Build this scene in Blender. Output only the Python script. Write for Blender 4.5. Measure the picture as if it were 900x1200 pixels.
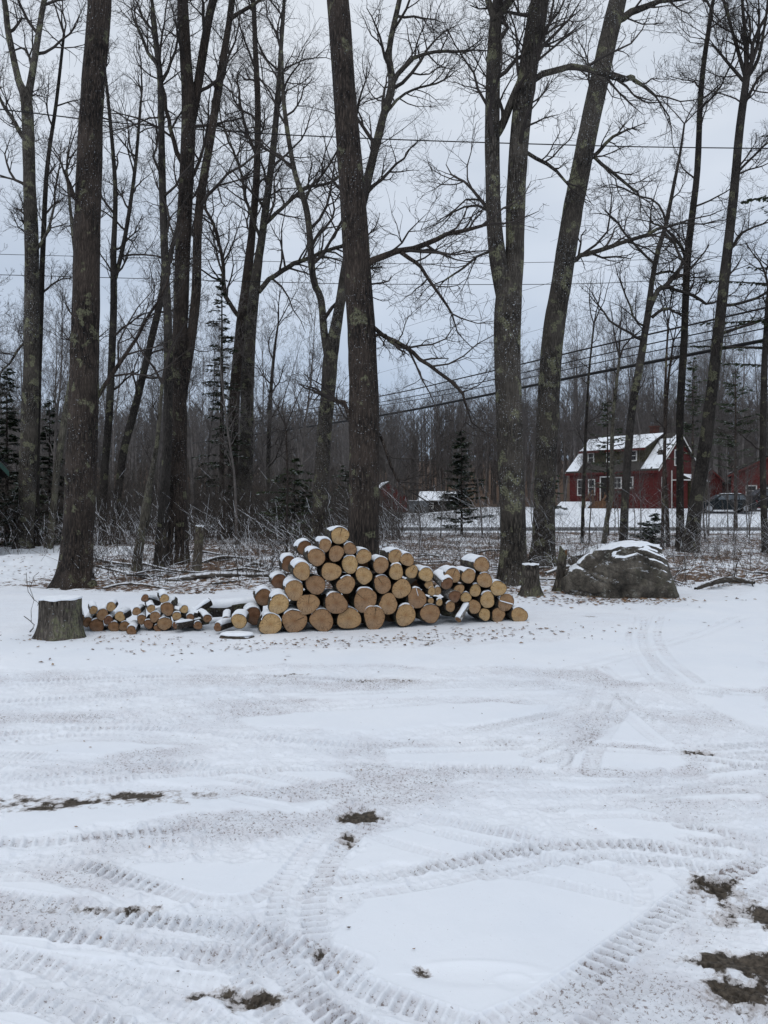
import bpy, math, random
import numpy as np
from mathutils import Vector, Matrix

# ------------------------------------------------------------------ camera, sky, sun, exposure
scene = bpy.context.scene
for o in list(bpy.data.objects): bpy.data.objects.remove(o)
COL = scene.collection
CAMZ = 1.6
cam_d = bpy.data.cameras.new("camera"); cam = bpy.data.objects.new("camera", cam_d); COL.objects.link(cam)
cam.location = (0, 0, CAMZ); cam.rotation_euler = (math.radians(90), 0, 0)
cam_d.sensor_fit = 'VERTICAL'; cam_d.sensor_height = 36; cam_d.lens = 27.0
cam_d.shift_y = -10/1200.0; cam_d.clip_end = 3000; cam_d.clip_start = 0.05
scene.camera = cam

SUN_EL, SUN_AZ = 48, 200
world = bpy.data.worlds.new("World"); scene.world = world; world.use_nodes = True
wn, wl = world.node_tree.nodes, world.node_tree.links
wn.clear()
wo = wn.new('ShaderNodeOutputWorld'); mixs = wn.new('ShaderNodeMixShader')
b1 = wn.new('ShaderNodeBackground'); b2 = wn.new('ShaderNodeBackground')
sky = wn.new('ShaderNodeTexSky'); sky.sky_type = 'NISHITA'; sky.sun_disc = False
sky.sun_elevation = math.radians(SUN_EL); sky.sun_rotation = math.radians(SUN_AZ)
b1.inputs[1].default_value = 0.08
tc = wn.new('ShaderNodeTexCoord'); mp = wn.new('ShaderNodeMapping'); mp.inputs['Scale'].default_value = (1, 1, 2.6)
nz = wn.new('ShaderNodeTexNoise'); nz.inputs['Scale'].default_value = 2.3; nz.inputs['Detail'].default_value = 4
cr = wn.new('ShaderNodeValToRGB')
cr.color_ramp.elements[0].position = 0.3; cr.color_ramp.elements[0].color = (0.53, 0.595, 0.69, 1)
cr.color_ramp.elements[1].position = 0.7; cr.color_ramp.elements[1].color = (0.76, 0.80, 0.86, 1)
b2.inputs[1].default_value = 0.92
wl.new(tc.outputs['Generated'], mp.inputs[0]); wl.new(mp.outputs[0], nz.inputs[0]); wl.new(nz.outputs[0], cr.inputs[0])
sep = wn.new('ShaderNodeSeparateXYZ'); wl.new(tc.outputs['Generated'], sep.inputs[0])
hr = wn.new('ShaderNodeValToRGB'); hr.color_ramp.elements[0].position = 0.0; hr.color_ramp.elements[0].color = (0.58, 0.68, 0.82, 1)
hr.color_ramp.elements[1].position = 0.55; hr.color_ramp.elements[1].color = (1.16, 1.14, 1.11, 1)
mul = wn.new('ShaderNodeMix'); mul.data_type = 'RGBA'; mul.blend_type = 'MULTIPLY'; mul.inputs[0].default_value = 1
wl.new(sep.outputs[2], hr.inputs[0]); wl.new(cr.outputs[0], mul.inputs[6]); wl.new(hr.outputs[0], mul.inputs[7])
wl.new(sky.outputs[0], b1.inputs[0]); wl.new(mul.outputs[2], b2.inputs[0])
mixs.inputs[0].default_value = 0.9
wl.new(b1.outputs[0], mixs.inputs[1]); wl.new(b2.outputs[0], mixs.inputs[2]); wl.new(mixs.outputs[0], wo.inputs[0])
sun_d = bpy.data.lights.new("sun", 'SUN'); sun = bpy.data.objects.new("sun", sun_d); COL.objects.link(sun)
sun_d.energy = 0.55; sun_d.angle = math.radians(25); sun_d.color = (1, 0.97, 0.93)
sun.rotation_euler = (math.radians(90-SUN_EL), 0, math.radians(-20))
scene.view_settings.view_transform = 'Standard'; scene.view_settings.look = 'None'
scene.view_settings.exposure = 0.22; scene.view_settings.gamma = 1
try:
    scene.cycles.max_bounces = 5; scene.cycles.diffuse_bounces = 3; scene.cycles.glossy_bounces = 2
except Exception: pass

# ------------------------------------------------------------------ helpers
def P(x, y, D):                       # a point seen at photo pixel (x, y), standing D metres away
    return np.array([(x-450)*D/900.0, D, CAMZ+(590-y)*D/900.0])

def h2(ix, iy, seed=0):
    n = (ix.astype(np.int64)*374761393 + iy.astype(np.int64)*668265263 + seed*1274126177) & 0xffffffff
    n = ((n ^ (n >> 13))*1274126177) & 0xffffffff
    n = (n ^ (n >> 16)) & 0xffff
    return n.astype(np.float32)/65535.0
def vnoise(x, y, seed=0):
    x0 = np.floor(x); y0 = np.floor(y); fx = x-x0; fy = y-y0
    fx = fx*fx*(3-2*fx); fy = fy*fy*(3-2*fy)
    a = h2(x0, y0, seed); b = h2(x0+1, y0, seed); c = h2(x0, y0+1, seed); d = h2(x0+1, y0+1, seed)
    return (a*(1-fx)+b*fx)*(1-fy)+(c*(1-fx)+d*fx)*fy
def fbm(x, y, seed=0, o=3):
    s = 0; a = 1; t = 0
    for k in range(o):
        s = s+a*vnoise(x*2**k+k*17.3, y*2**k-k*9.1, seed+k); t += a; a *= 0.5
    return s/t
def sm(a, b, x):
    t = np.clip((x-a)/(b-a), 0, 1); return t*t*(3-2*t)

def gz_base(X, Y):                    # large-scale ground height
    X = np.asarray(X, dtype=float); Y = np.asarray(Y, dtype=float)
    rise_r = 1.16*sm(51, 66, Y)
    rise_l = 0.45*sm(52, 95, Y)
    w = sm(4, 14, X)
    z = rise_r*w+rise_l*(1-w)
    z = z+13*sm(105, 230, Y)+0.25*sm(-14, -22, X)*sm(12, 20, Y)*(1-sm(40, 50, Y))
    f = sm(13, 17, Y)*(1-sm(40, 44, Y))
    z = z+f*((fbm(X*0.33, Y*0.33, 5)-0.5)*0.35)
    z = z+(fbm(X*0.5, Y*0.5, 8)-0.5)*0.04*(1-sm(40, 44, Y))
    return z
def gz1(x, y): return float(gz_base(np.array([x]), np.array([y]))[0])

ORG = {}
def mesh_obj(name, verts, faces, mat=None, parent=None, smooth=False, loc=None, mats=None, midx=None):
    """verts (n,3) world coordinates, faces list or (m,k) array; one linked mesh object"""
    v = np.asarray(verts, dtype=np.float32).reshape(-1, 3)
    off = np.zeros(3)
    if parent is not None and loc is None: off = np.array(ORG.get(parent.name, (0, 0, 0)))
    if loc is not None: off = np.array(loc)
    v = v-off.astype(np.float32)
    me = bpy.data.meshes.new(name)
    if isinstance(faces, np.ndarray):
        m, k = faces.shape
        me.vertices.add(len(v)); me.vertices.foreach_set('co', v.ravel())
        me.loops.add(m*k); me.loops.foreach_set('vertex_index', faces.astype(np.int32).ravel())
        me.polygons.add(m); me.polygons.foreach_set('loop_start', np.arange(0, m*k, k, dtype=np.int32))
        try: me.polygons.foreach_set('loop_total', np.full(m, k, dtype=np.int32))
        except Exception: pass
        me.update(calc_edges=True)
    else:
        me.from_pydata(v.tolist(), [], [list(f) for f in faces]); me.update()
    if smooth: me.polygons.foreach_set('use_smooth', np.ones(len(me.polygons), dtype=bool))
    for mm in (mats or ([mat] if mat else [])): me.materials.append(mm)
    if midx is not None: me.polygons.foreach_set('material_index', np.asarray(midx, dtype=np.int32))
    ob = bpy.data.objects.new(name, me); COL.objects.link(ob)
    if parent is not None: ob.parent = parent
    elif loc is not None: ob.location = loc
    return ob

def tag(o, label=None, cat=None, group=None, kind=None):
    if label: o['label'] = label
    if cat: o['category'] = cat
    if group: o['group'] = group
    if kind: o['kind'] = kind
    return o
def thing(name, label, cat, loc=(0, 0, 0), rz=None, group=None):
    o = bpy.data.objects.new(name, None); COL.objects.link(o); o.empty_display_size = 0.2
    o.location = loc; o.rotation_euler = (0, 0, rz or 0)
    ORG[o.name] = tuple(float(c) for c in loc) if rz is None else (0.0, 0.0, 0.0)   # rz None: parts are given in world coordinates, else in the thing's own
    return tag(o, label, cat, group)

class MB:                              # collects boxes and prisms for ONE mesh
    def __init__(s): s.v = []; s.f = []
    def box(s, x0, x1, y0, y1, z0, z1):
        n = len(s.v)
        s.v += [(x0,y0,z0),(x1,y0,z0),(x1,y1,z0),(x0,y1,z0),(x0,y0,z1),(x1,y0,z1),(x1,y1,z1),(x0,y1,z1)]
        s.f += [tuple(n+i for i in q) for q in ((0,3,2,1),(4,5,6,7),(0,1,5,4),(1,2,6,5),(2,3,7,6),(3,0,4,7))]
        return s
    def poly(s, pts, d):               # extrude polygon pts by vector d
        n = len(s.v); k = len(pts)
        s.v += [tuple(p) for p in pts]+[tuple(np.array(p)+np.array(d)) for p in pts]
        s.f += [tuple(n+i for i in range(k)), tuple(n+k+i for i in reversed(range(k)))]
        for i in range(k): j = (i+1) % k; s.f.append((n+i, n+k+i, n+k+j, n+j))
        return s
    def build(s, name, mat, parent=None, bevel=0, **kw):
        o = mesh_obj(name, s.v, s.f, mat, parent, **kw)
        import bmesh
        bm = bmesh.new(); bm.from_mesh(o.data); bmesh.ops.recalc_face_normals(bm, faces=bm.faces); bm.to_mesh(o.data); bm.free()
        if bevel:
            b = o.modifiers.new('bevel', 'BEVEL'); b.width = bevel; b.segments = 2; b.limit_method = 'ANGLE'
        return o

# batched tubes: polys = list of (pts[list of 3], radii[list]); sides
def tubes(polys, sides, wob=0.0, cap=False):
    V = []; F = []; base = 0
    byn = {}
    for p, r in polys: byn.setdefault(len(p), []).append((p, r))
    for n, lst in byn.items():
        A = np.array([p for p, _ in lst], dtype=np.float64); R = np.array([r for _, r in lst], dtype=np.float64)
        B = len(lst)
        T = np.empty_like(A); T[:, 1:-1] = A[:, 2:]-A[:, :-2]; T[:, 0] = A[:, 1]-A[:, 0]; T[:, -1] = A[:, -1]-A[:, -2]
        T /= (np.linalg.norm(T, axis=2, keepdims=True)+1e-9)
        M = A[:, -1]-A[:, 0]; M /= (np.linalg.norm(M, axis=1, keepdims=True)+1e-9)
        ref = np.where(np.abs(M[:, 1:2]) < 0.8, np.array([[0., 1., 0.]]), np.array([[1., 0., 0.]]))
        ref = np.repeat(ref[:, None, :], n, axis=1)
        U = np.cross(ref, T); U /= (np.linalg.norm(U, axis=2, keepdims=True)+1e-9)
        W = np.cross(T, U)
        ang = np.arange(sides)*2*math.pi/sides
        RR = R[:, :, None, None]
        ring = A[:, :, None, :]+RR*(np.cos(ang)[None, None, :, None]*U[:, :, None, :]+np.sin(ang)[None, None, :, None]*W[:, :, None, :])
        V.append(ring.reshape(-1, 3))
        i = np.arange(B)[:, None, None]*n*sides+np.arange(n-1)[None, :, None]*sides
        j = np.arange(sides)[None, None, :]; j2 = (j+1) % sides
        q = np.stack([i+j, i+j2, i+sides+j2, i+sides+j], axis=-1).reshape(-1, 4)+base
        F.append(q); base += B*n*sides
    if not V: return np.zeros((0, 3)), np.zeros((0, 4), dtype=np.int32)
    return np.concatenate(V), np.concatenate(F)
def merge(parts):
    V = []; F = []; b = 0
    for v, f in parts:
        if len(v) == 0: continue
        V.append(v); F.append(f+b); b += len(v)
    return np.concatenate(V), np.concatenate(F)

# ------------------------------------------------------------------ materials
def mat(name):
    m = bpy.data.materials.new(name); m.use_nodes = True
    nt = m.node_tree; b = nt.nodes.get('Principled BSDF')
    b.inputs['Roughness'].default_value = 0.85
    try: b.inputs['Specular IOR Level'].default_value = 0.25
    except Exception: pass
    return m, nt, b
def nd(nt, t, **kw):
    n = nt.nodes.new(t)
    for k, v in kw.items():
        if k.startswith('_'): setattr(n, k[1:], v)
        else: n.inputs[k].default_value = v
    return n
def coords(nt, scale=(1, 1, 1), kind='Object'):
    t = nd(nt, 'ShaderNodeTexCoord'); m = nd(nt, 'ShaderNodeMapping'); m.inputs['Scale'].default_value = scale
    nt.links.new(t.outputs[kind], m.inputs[0]); return m.outputs[0]
def noise(nt, co, scale, detail=4, rough=0.55):
    n = nd(nt, 'ShaderNodeTexNoise', Scale=scale, Detail=detail, Roughness=rough); nt.links.new(co, n.inputs[0]); return n.outputs[0]
def ramp(nt, fac, stops):
    r = nd(nt, 'ShaderNodeValToRGB'); e = r.color_ramp.elements
    while len(e) < len(stops): e.new(0.5)
    for el, (p, c) in zip(e, stops):
        el.position = p; el.color = (c[0], c[1], c[2], 1) if not isinstance(c, (int, float)) else (c, c, c, 1)
    nt.links.new(fac, r.inputs[0]); return r.outputs[0]
def mix(nt, fac, a, b):
    m = nd(nt, 'ShaderNodeMix', _data_type='RGBA')
    for sock, val in ((m.inputs[0], fac), (m.inputs[6], a), (m.inputs[7], b)):
        if hasattr(val, 'is_linked'): nt.links.new(val, sock)
        elif isinstance(val, tuple): sock.default_value = (*val, 1)
        else: sock.default_value = val
    return m.outputs[2]
def mth(nt, op, a, b=None, clamp=False):
    m = nd(nt, 'ShaderNodeMath', _operation=op, _use_clamp=clamp)
    for i, val in enumerate((a, b)):
        if val is None: continue
        if hasattr(val, 'is_linked'): nt.links.new(val, m.inputs[i])
        else: m.inputs[i].default_value = val
    return m.outputs[0]
def bump(nt, b, h, strength=0.5, dist=0.02):
    bp = nd(nt, 'ShaderNodeBump', Strength=strength, Distance=dist)
    nt.links.new(h, bp.inputs['Height']); nt.links.new(bp.outputs[0], b.inputs['Normal'])
def upness(nt):
    g = nd(nt, 'ShaderNodeNewGeometry'); s = nd(nt, 'ShaderNodeSeparateXYZ')
    nt.links.new(g.outputs['True Normal'], s.inputs[0]); return s.outputs[2]

SNOWC = (0.80, 0.83, 0.88)
def snow_mat(name='snow'):
    m, nt, b = mat(name); co = coords(nt)
    n = noise(nt, co, 14, 5); c = ramp(nt, n, [(0.25, (0.72, 0.76, 0.82)), (0.6, (0.83, 0.86, 0.90))])
    nt.links.new(c, b.inputs['Base Color']); b.inputs['Roughness'].default_value = 0.75
    bump(nt, b, noise(nt, co, 45, 4), 0.4, 0.01); return m
M_SNOW = snow_mat()

def bark_mat(name, dark, light, lichen=0.35, lic=(0.17, 0.17, 0.105), snowf=0.0, scale=1.0, zs=0.22, bstr=1.0, warm=None):
    m, nt, b = mat(name); co = coords(nt, (1, 1, zs)); c2 = coords(nt)
    ridge = noise(nt, co, 26*scale, 5, 0.65)
    vor = nd(nt, 'ShaderNodeTexVoronoi', Scale=22*scale, _feature='DISTANCE_TO_EDGE'); nt.links.new(co, vor.inputs[0])
    vv = ramp(nt, vor.outputs[0], [(0.0, 0.0), (0.22, 1.0)])
    c = ramp(nt, ridge, [(0.40, dark), (0.62, light)])
    c = mix(nt, mth(nt, 'MULTIPLY', mth(nt, 'SUBTRACT', 1.0, vv), 0.65), c, tuple(x*0.35 for x in dark))
    big = noise(nt, c2, 1.4, 3); c = mix(nt, ramp(nt, big, [(0.4, 0.0), (0.65, 0.55)]), c, warm or tuple(x*1.25 for x in light))
    l1 = noise(nt, c2, 3.2, 3, 0.5); l2 = noise(nt, c2, 30, 3)
    lf = mth(nt, 'MULTIPLY', ramp(nt, l1, [(0.60-lichen*0.12, 0.0), (0.64-lichen*0.10, 1.0)]), ramp(nt, l2, [(0.38, 0.0), (0.55, 0.85)]))
    c = mix(nt, lf, c, lic)
    if snowf:
        s1 = noise(nt, c2, 34, 4, 0.7)
        s0 = noise(nt, c2, 1.1, 2)
        sf = mth(nt, 'MULTIPLY', ramp(nt, s1, [(0.66-snowf*0.1, 0.0), (0.70-snowf*0.1, 1.0)]), ramp(nt, s0, [(0.4, 0.0), (0.6, 1.0)]))
        c = mix(nt, sf, c, (0.62, 0.65, 0.68))
    oi = nd(nt, 'ShaderNodeObjectInfo'); hs = nd(nt, 'ShaderNodeHueSaturation'); nt.links.new(c, hs.inputs['Color']); nt.links.new(mth(nt, 'ADD', mth(nt, 'MULTIPLY', oi.outputs['Random'], 0.6), 0.7), hs.inputs['Value']); c = hs.outputs[0]
    nt.links.new(c, b.inputs['Base Color'])
    h = mth(nt, 'ADD', ridge, mth(nt, 'MULTIPLY', vv, 0.5))
    bump(nt, b, h, bstr, 0.03); b.inputs['Roughness'].default_value = 0.95
    return m
M_BARK = bark_mat('oak_bark', (0.012, 0.0095, 0.0085), (0.078, 0.060, 0.049), 0.0, snowf=0.3)
M_BARK2 = bark_mat('maple_bark', (0.014, 0.012, 0.0105), (0.085, 0.074, 0.062), 0.35, snowf=0.45)
M_BARK3 = bark_mat('grey_bark', (0.015, 0.013, 0.012), (0.072, 0.064, 0.057), 0.2, scale=1.6)
M_MOSSY = bark_mat('mossy_bark', (0.032, 0.029, 0.023), (0.13, 0.118, 0.095), 0.7, (0.15, 0.15, 0.10), snowf=0.3)
M_POST = bark_mat('weathered_post_wood', (0.06, 0.05, 0.04), (0.20, 0.17, 0.135), 0.4, scale=1.5)
M_LOGBARK = bark_mat('log_bark', (0.03, 0.024, 0.02), (0.13, 0.108, 0.09), 0.6, snowf=0.6, scale=2.2, zs=1.0)
M_BIRCH = bark_mat('birch_bark', (0.16, 0.15, 0.14), (0.42, 0.40, 0.37), 0.2, snowf=1.2, scale=1.3, zs=1.0)
def twig_mat(name, c, v=0.4):
    m, nt, b = mat(name); co = coords(nt)
    n = noise(nt, co, 2.2, 3); cc = ramp(nt, n, [(0.3, tuple(x*(1-v) for x in c)), (0.7, tuple(x*(1+v) for x in c))])
    nt.links.new(cc, b.inputs['Base Color']); return m
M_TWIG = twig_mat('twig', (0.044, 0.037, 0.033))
M_TWIG_HAZED = twig_mat('far_twig_haze_tint', (0.122, 0.110, 0.104))  # base colour lightened and greyed to stand in for haze over distant trees
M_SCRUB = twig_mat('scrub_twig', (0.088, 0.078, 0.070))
M_BRUSH = None
def snowy(name, base, light, thr=0.35, spread=0.25, scale=9):
    m, nt, b = mat(name); co = coords(nt)
    n = noise(nt, co, 7, 5, 0.7); c = ramp(nt, n, [(0.3, base), (0.7, light)])
    k = noise(nt, co, scale, 4)
    f = mth(nt, 'ADD', upness(nt), mth(nt, 'MULTIPLY', mth(nt, 'SUBTRACT', k, 0.5), 1.6))
    f = ramp(nt, f, [(thr, 0.0), (thr+spread, 1.0)])
    nt.links.new(mix(nt, f, c, (0.78, 0.81, 0.86)), b.inputs['Base Color'])
    bump(nt, b, noise(nt, co, 22, 5), 0.8, 0.03); return m
M_BRUSH = snowy('brush', (0.035, 0.028, 0.024), (0.10, 0.078, 0.062), 0.45)
M_FALLEN = snowy('fallen_wood', (0.05, 0.042, 0.035), (0.16, 0.14, 0.12), 0.35)
M_FALLEN_DARK = snowy('dead_wood', (0.025, 0.02, 0.016), (0.085, 0.07, 0.055), 0.7)

def endgrain_mat(name, c1, c2, heart):
    m, nt, b = mat(name)
    a = nd(nt, 'ShaderNodeAttribute', _attribute_name='rad')
    oi = nd(nt, 'ShaderNodeObjectInfo')
    co = coords(nt)
    w = noise(nt, co, 6, 3)
    r = mth(nt, 'ADD', a.outputs['Fac'], mth(nt, 'MULTIPLY', w, 0.22))
    ring = mth(nt, 'SINE', mth(nt, 'MULTIPLY', r, 75.0))
    c = ramp(nt, r, [(0.08, heart), (0.34, c1), (0.62, c2), (1.02, c1)])
    c = mix(nt, mth(nt, 'MULTIPLY', mth(nt, 'ADD', ring, 1.0), 0.13), c, tuple(x*0.45 for x in c1))
    gy = noise(nt, co, 2.3, 3); c = mix(nt, ramp(nt, gy, [(0.5, 0.0), (0.68, 0.5)]), c, (0.27, 0.235, 0.19))
    g = noise(nt, co, 42, 4, 0.7); c = mix(nt, ramp(nt, g, [(0.45, 0.0), (0.75, 0.5)]), c, tuple(x*0.42 for x in c1))
    rv = nd(nt, 'ShaderNodeAttribute', _attribute_name='rv'); va = nd(nt, 'ShaderNodeVectorMath', _operation='ADD')
    nt.links.new(rv.outputs['Vector'], va.inputs[0]); cmb = nd(nt, 'ShaderNodeCombineXYZ'); nt.links.new(mth(nt, 'MULTIPLY', oi.outputs['Random'], 90.0), cmb.inputs[2]); nt.links.new(cmb.outputs[0], va.inputs[1])
    ck = noise(nt, va.outputs[0], 1.0, 2, 0.6); ck = mth(nt, 'ABSOLUTE', mth(nt, 'SUBTRACT', ck, 0.5))
    c = mix(nt, ramp(nt, ck, [(0.004, 0.8), (0.016, 0.0)]), c, (0.06, 0.035, 0.02))
    saw = nd(nt, 'ShaderNodeTexWave', Scale=26.0, Distortion=2.5, Detail=2.0, _bands_direction='DIAGONAL'); nt.links.new(co, saw.inputs[0])
    c = mix(nt, mth(nt, 'MULTIPLY', saw.outputs['Fac'], 0.16), c, tuple(x*0.5 for x in c1))
    hs = nd(nt, 'ShaderNodeHueSaturation'); nt.links.new(c, hs.inputs['Color'])
    nt.links.new(mth(nt, 'ADD', mth(nt, 'MULTIPLY', oi.outputs['Random'], 0.48), 0.72), hs.inputs['Value'])
    nt.links.new(mth(nt, 'ADD', mth(nt, 'MULTIPLY', oi.outputs['Random'], 0.018), 0.486), hs.inputs['Hue'])
    nt.links.new(hs.outputs[0], b.inputs['Base Color'])
    bump(nt, b, mth(nt, 'ADD', ring, mth(nt, 'MULTIPLY', g, 2.0)), 0.5, 0.004); b.inputs['Roughness'].default_value = 0.8
    return m
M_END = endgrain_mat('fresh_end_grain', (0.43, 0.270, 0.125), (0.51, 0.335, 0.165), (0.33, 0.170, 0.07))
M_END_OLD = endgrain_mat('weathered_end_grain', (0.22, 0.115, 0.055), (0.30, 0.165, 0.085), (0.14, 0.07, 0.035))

# ------------------------------------------------------------------ ground: one sheet, from behind the camera to the horizon
FPX = 900.0
def g(x, y):                            # pixel on the flat yard -> world X, Y
    D = CAMZ*FPX/(y-590.0); return ((x-450)*D/900.0, D)

ys_near = np.linspace(1300, 742, 880); Yn = CAMZ*FPX/(ys_near-590)
ys_mid = np.linspace(741, 619, 230)[1:]; Ym = CAMZ*FPX/(ys_mid-590)
Yf = np.concatenate([np.linspace(Ym[-1], 110, 70)[1:], np.geomspace(112, 1500, 40)])
Yb = np.array([-60, -30, -12, -5, -2, 0, 1.0, 1.6])
ROWS = np.concatenate([Yb, Yn[Yn > 1.7], Ym, Yf])
s_in = np.linspace(-1, 1, 1060); ext = np.geomspace(0.05, 60, 26)
S = np.concatenate([-(1+ext[::-1]), s_in, 1+ext])
Yg = np.repeat(ROWS[:, None], len(S), axis=1)
Wd = 0.60*np.maximum(Yg, 0)+1.2
Wd = np.minimum(Wd, 80+0.02*Wd)
Xg = S[None, :]*Wd
XX, YY = Xg, Yg
H = gz_base(XX, YY)
dirt = np.zeros_like(H); wear = np.zeros_like(H)
n_near = np.searchsorted(ROWS, 16)
near = slice(0, n_near)
Xn_, Yn_ = XX[near], YY[near]
def inpoly(poly, X, Y):
    c = np.zeros(X.shape, bool); n = len(poly)
    for i in range(n):
        x1, y1 = poly[i]; x2, y2 = poly[(i+1) % n]
        c ^= ((y1 > Y) != (y2 > Y)) & (X < (x2-x1)*(Y-y1)/(y2-y1+1e-12)+x1)
    return c
warpx = Xn_+(fbm(Xn_*2.2, Yn_*2.2, 31, 5)-0.5)*0.30; warpy = Yn_+(fbm(Xn_*2.2, Yn_*2.2, 37, 5)-0.5)*0.34
smooth = np.zeros(Xn_.shape)
patches = [
 [(382,1108),(400,1070),(450,1042),(560,1020),(700,1006),(770,1022),(802,1042),(775,1075),(700,1120),(630,1158),(540,1190),(440,1150)],
 [(150,1018),(250,1008),(345,998),(335,1030),(290,1048),(220,1050)],
 [(0,955),(190,938),(395,935),(385,945),(190,960),(0,978)],
 [(405,1022),(420,990),(470,965),(560,968),(615,985),(500,1012)],
 [(450,878),(600,872),(790,878),(800,892),(640,898),(470,894)],
 [(270,842),(400,828),(600,822),(670,826),(560,845),(430,858),(290,852)],
 [(800,800),(900,812),(900,850),(840,838)],
 [(0,742),(300,762),(640,752),(900,700),(900,795),(640,780),(300,778),(0,785)],
 [(0,870),(90,868),(210,878),(100,888),(0,884)],
 [(330,812),(500,806),(680,806),(560,815),(360,818)],
 [(620,760),(900,690),(900,806),(760,800)],
 [(740,830),(790,850),(810,872),(700,866)],
 [(700,930),(880,925),(900,935),(760,938)],
 [(0,1080),(60,1090),(160,1120),(60,1112),(0,1100)],
 [(0,1012),(70,1022),(150,1045),(60,1042),(0,1036)],
 [(520,915),(700,908),(800,912),(700,922)],
 [(150,905),(330,900),(420,905),(330,925),(220,920)],
 [(820,880),(900,878),(900,905),(830,905)],
 [(640,950),(760,952),(860,975),(780,985),(700,975)],
 [(440,1060),(0,1060)][:0] or [(180,1120),(260,1135),(300,1160),(240,1158),(170,1140)],
 [(820,990),(900,1010),(900,1030),(850,1015)],
 [(420,1165),(500,1195),(520,1230),(420,1230)],
 [(0,1180),(60,1190),(110,1230),(0,1230)],
]
for pl in patches:
    smooth[inpoly([g(*p) for p in pl], warpx, warpy)] = 1
# soften edges along rows and columns
for ax in (0, 1):
    for _ in range(4):
        smooth = (np.roll(smooth, 1, ax)+smooth*2+np.roll(smooth, -1, ax))/4
rough = (1-smooth)*(1-0.75*sm(7.0, 9.5, Yn_))
lump = np.maximum(fbm(Xn_*15, Yn_*15, 41, 3)-0.45, 0)
lump2 = fbm(Xn_*42, Yn_*42, 47, 2)-0.5
n3 = fbm(Xn_*3.1, Yn_*3.1, 53, 2)
hh = -0.012*(1-smooth)*sm(10, 8, Yn_)+smooth*(fbm(Xn_*6, Yn_*6, 66, 4)-.5)*.006+rough*(lump*0.040+lump2*0.010+(fbm(Xn_*4, Yn_*4, 59, 2)-0.5)*0.012)*(0.3+1.4*n3)
wr = rough*np.clip((fbm(Xn_*1.3, Yn_*2.6, 54, 4)-.38)*3.2, 0, 1)*0.55+(1-smooth)*.14
# tyre tracks (pixel polylines on the yard, half width m, tread strength, depth)
def catmull(pts, step):
    pts = [np.array(p, float) for p in pts]; pts = [2*pts[0]-pts[1]]+pts+[2*pts[-1]-pts[-2]]
    out = []
    for i in range(1, len(pts)-2):
        p0, p1, p2, p3 = pts[i-1:i+3]; L = np.linalg.norm(p2-p1); n = max(2, int(L/step))
        for k in range(n):
            t = k/n; out.append(0.5*((2*p1)+(-p0+p2)*t+(2*p0-5*p1+4*p2-p3)*t*t+(-p0+3*p1-3*p2+p3)*t**3))
    out.append(pts[-2]); return np.array(out)
tracks = [
 ([(-60,992),(60,985),(190,972),(320,962),(400,950),(440,930)], .10, 1.0),
 ([(-40,1012),(80,1010),(165,1033),(240,1055),(300,1052),(335,1030),(355,1000),(385,968),(420,945)], .10, 1.0),
 ([(450,955),(405,985),(378,1030),(368,1070),(378,1120),(420,1152),(500,1182),(560,1202)], .10, 1.1),
 ([(540,1215),(620,1182),(690,1140),(745,1098),(790,1062),(830,1035),(900,1000)], .12, 1.3),
 ([(395,1032),(480,1020),(560,1003),(640,990),(720,985),(800,992),(920,1010)], .10, 1.0),
 ([(-40,1045),(100,1062),(200,1078),(300,1090),(420,1130)], .12, .8),
 ([(-60,1080),(100,1095),(200,1110),(320,1130),(400,1190)], .11, .9),
 ([(-60,1105),(40,1125),(160,1160),(300,1215)], .13, 1.0),
 ([(-20,1160),(60,1178),(140,1215)], .12, .9),
 ([(200,1075),(300,1100),(350,1150),(420,1215)], .12, .9),
 ([(-40,915),(200,900),(380,892),(600,900),(790,902),(940,890)], .11, .8),
 ([(-40,860),(150,852),(300,862),(450,872),(640,866),(800,872),(940,868)], .12, .7),
 ([(-40,880),(120,890),(260,900),(420,930),(520,960),(640,985),(760,1010)], .2, .6),
 ([(-40,800),(120,792),(300,790),(470,797),(650,795),(800,806),(940,812)], .12, .8),
 ([(-40,820),(200,812),(400,808),(640,800),(760,790)], .12, .6),
 ([(-40,835),(150,838),(300,830),(500,820)], .12, .6),
 ([(440,868),(560,852),(640,836),(695,818),(705,795),(690,780)], .12, .8),
 ([(755,722),(752,750),(765,775),(790,800),(850,812)], .11, .7),
 ([(775,722),(770,745),(785,772),(820,800)], .11, .7),
 ([(640,785),(690,775),(740,762),(800,745),(860,722)], .11, .5),
 ([(715,798),(705,830),(680,870),(640,890)], .14, .9),
 ([(745,800),(725,835),(700,872),(690,900)], .14, .8),
 ([(725,812),(760,840),(800,868),(860,884),(940,884)], .12, .9),
 ([(770,800),(810,822),(860,845),(920,872)], .10, .6),
 ([(640,945),(720,940),(790,945),(860,938),(940,930)], .10, .9),
 ([(560,930),(700,925),(800,915),(940,912)], .12, .7),
 ([(800,965),(850,972),(940,990)], .1, .9),
 ([(820,1010),(860,1050),(880,1120),(940,1190)], .2, .7),
 ([(560,1215),(640,1195),(760,1190),(900,1140)], .13, .8),
 ([(350,940),(420,915),(520,900),(620,905)], .14, .5),
]
runs = []
for pl, hw, st in tracks:
    c = catmull([g(*p) for p in pl], 0.09); tn = np.gradient(c, axis=0); tn /= np.linalg.norm(tn, axis=1, keepdims=True)+1e-9
    nv = np.stack([-tn[:, 1], tn[:, 0]], 1)
    runs.append((c, 0.046 if hw < .12 else .055, st*1.1)); runs.append((c-nv*0.15, 0.036, st*.8))
    if hw > .125: runs.append((c-nv*0.36, 0.04, st*.5))
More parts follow.
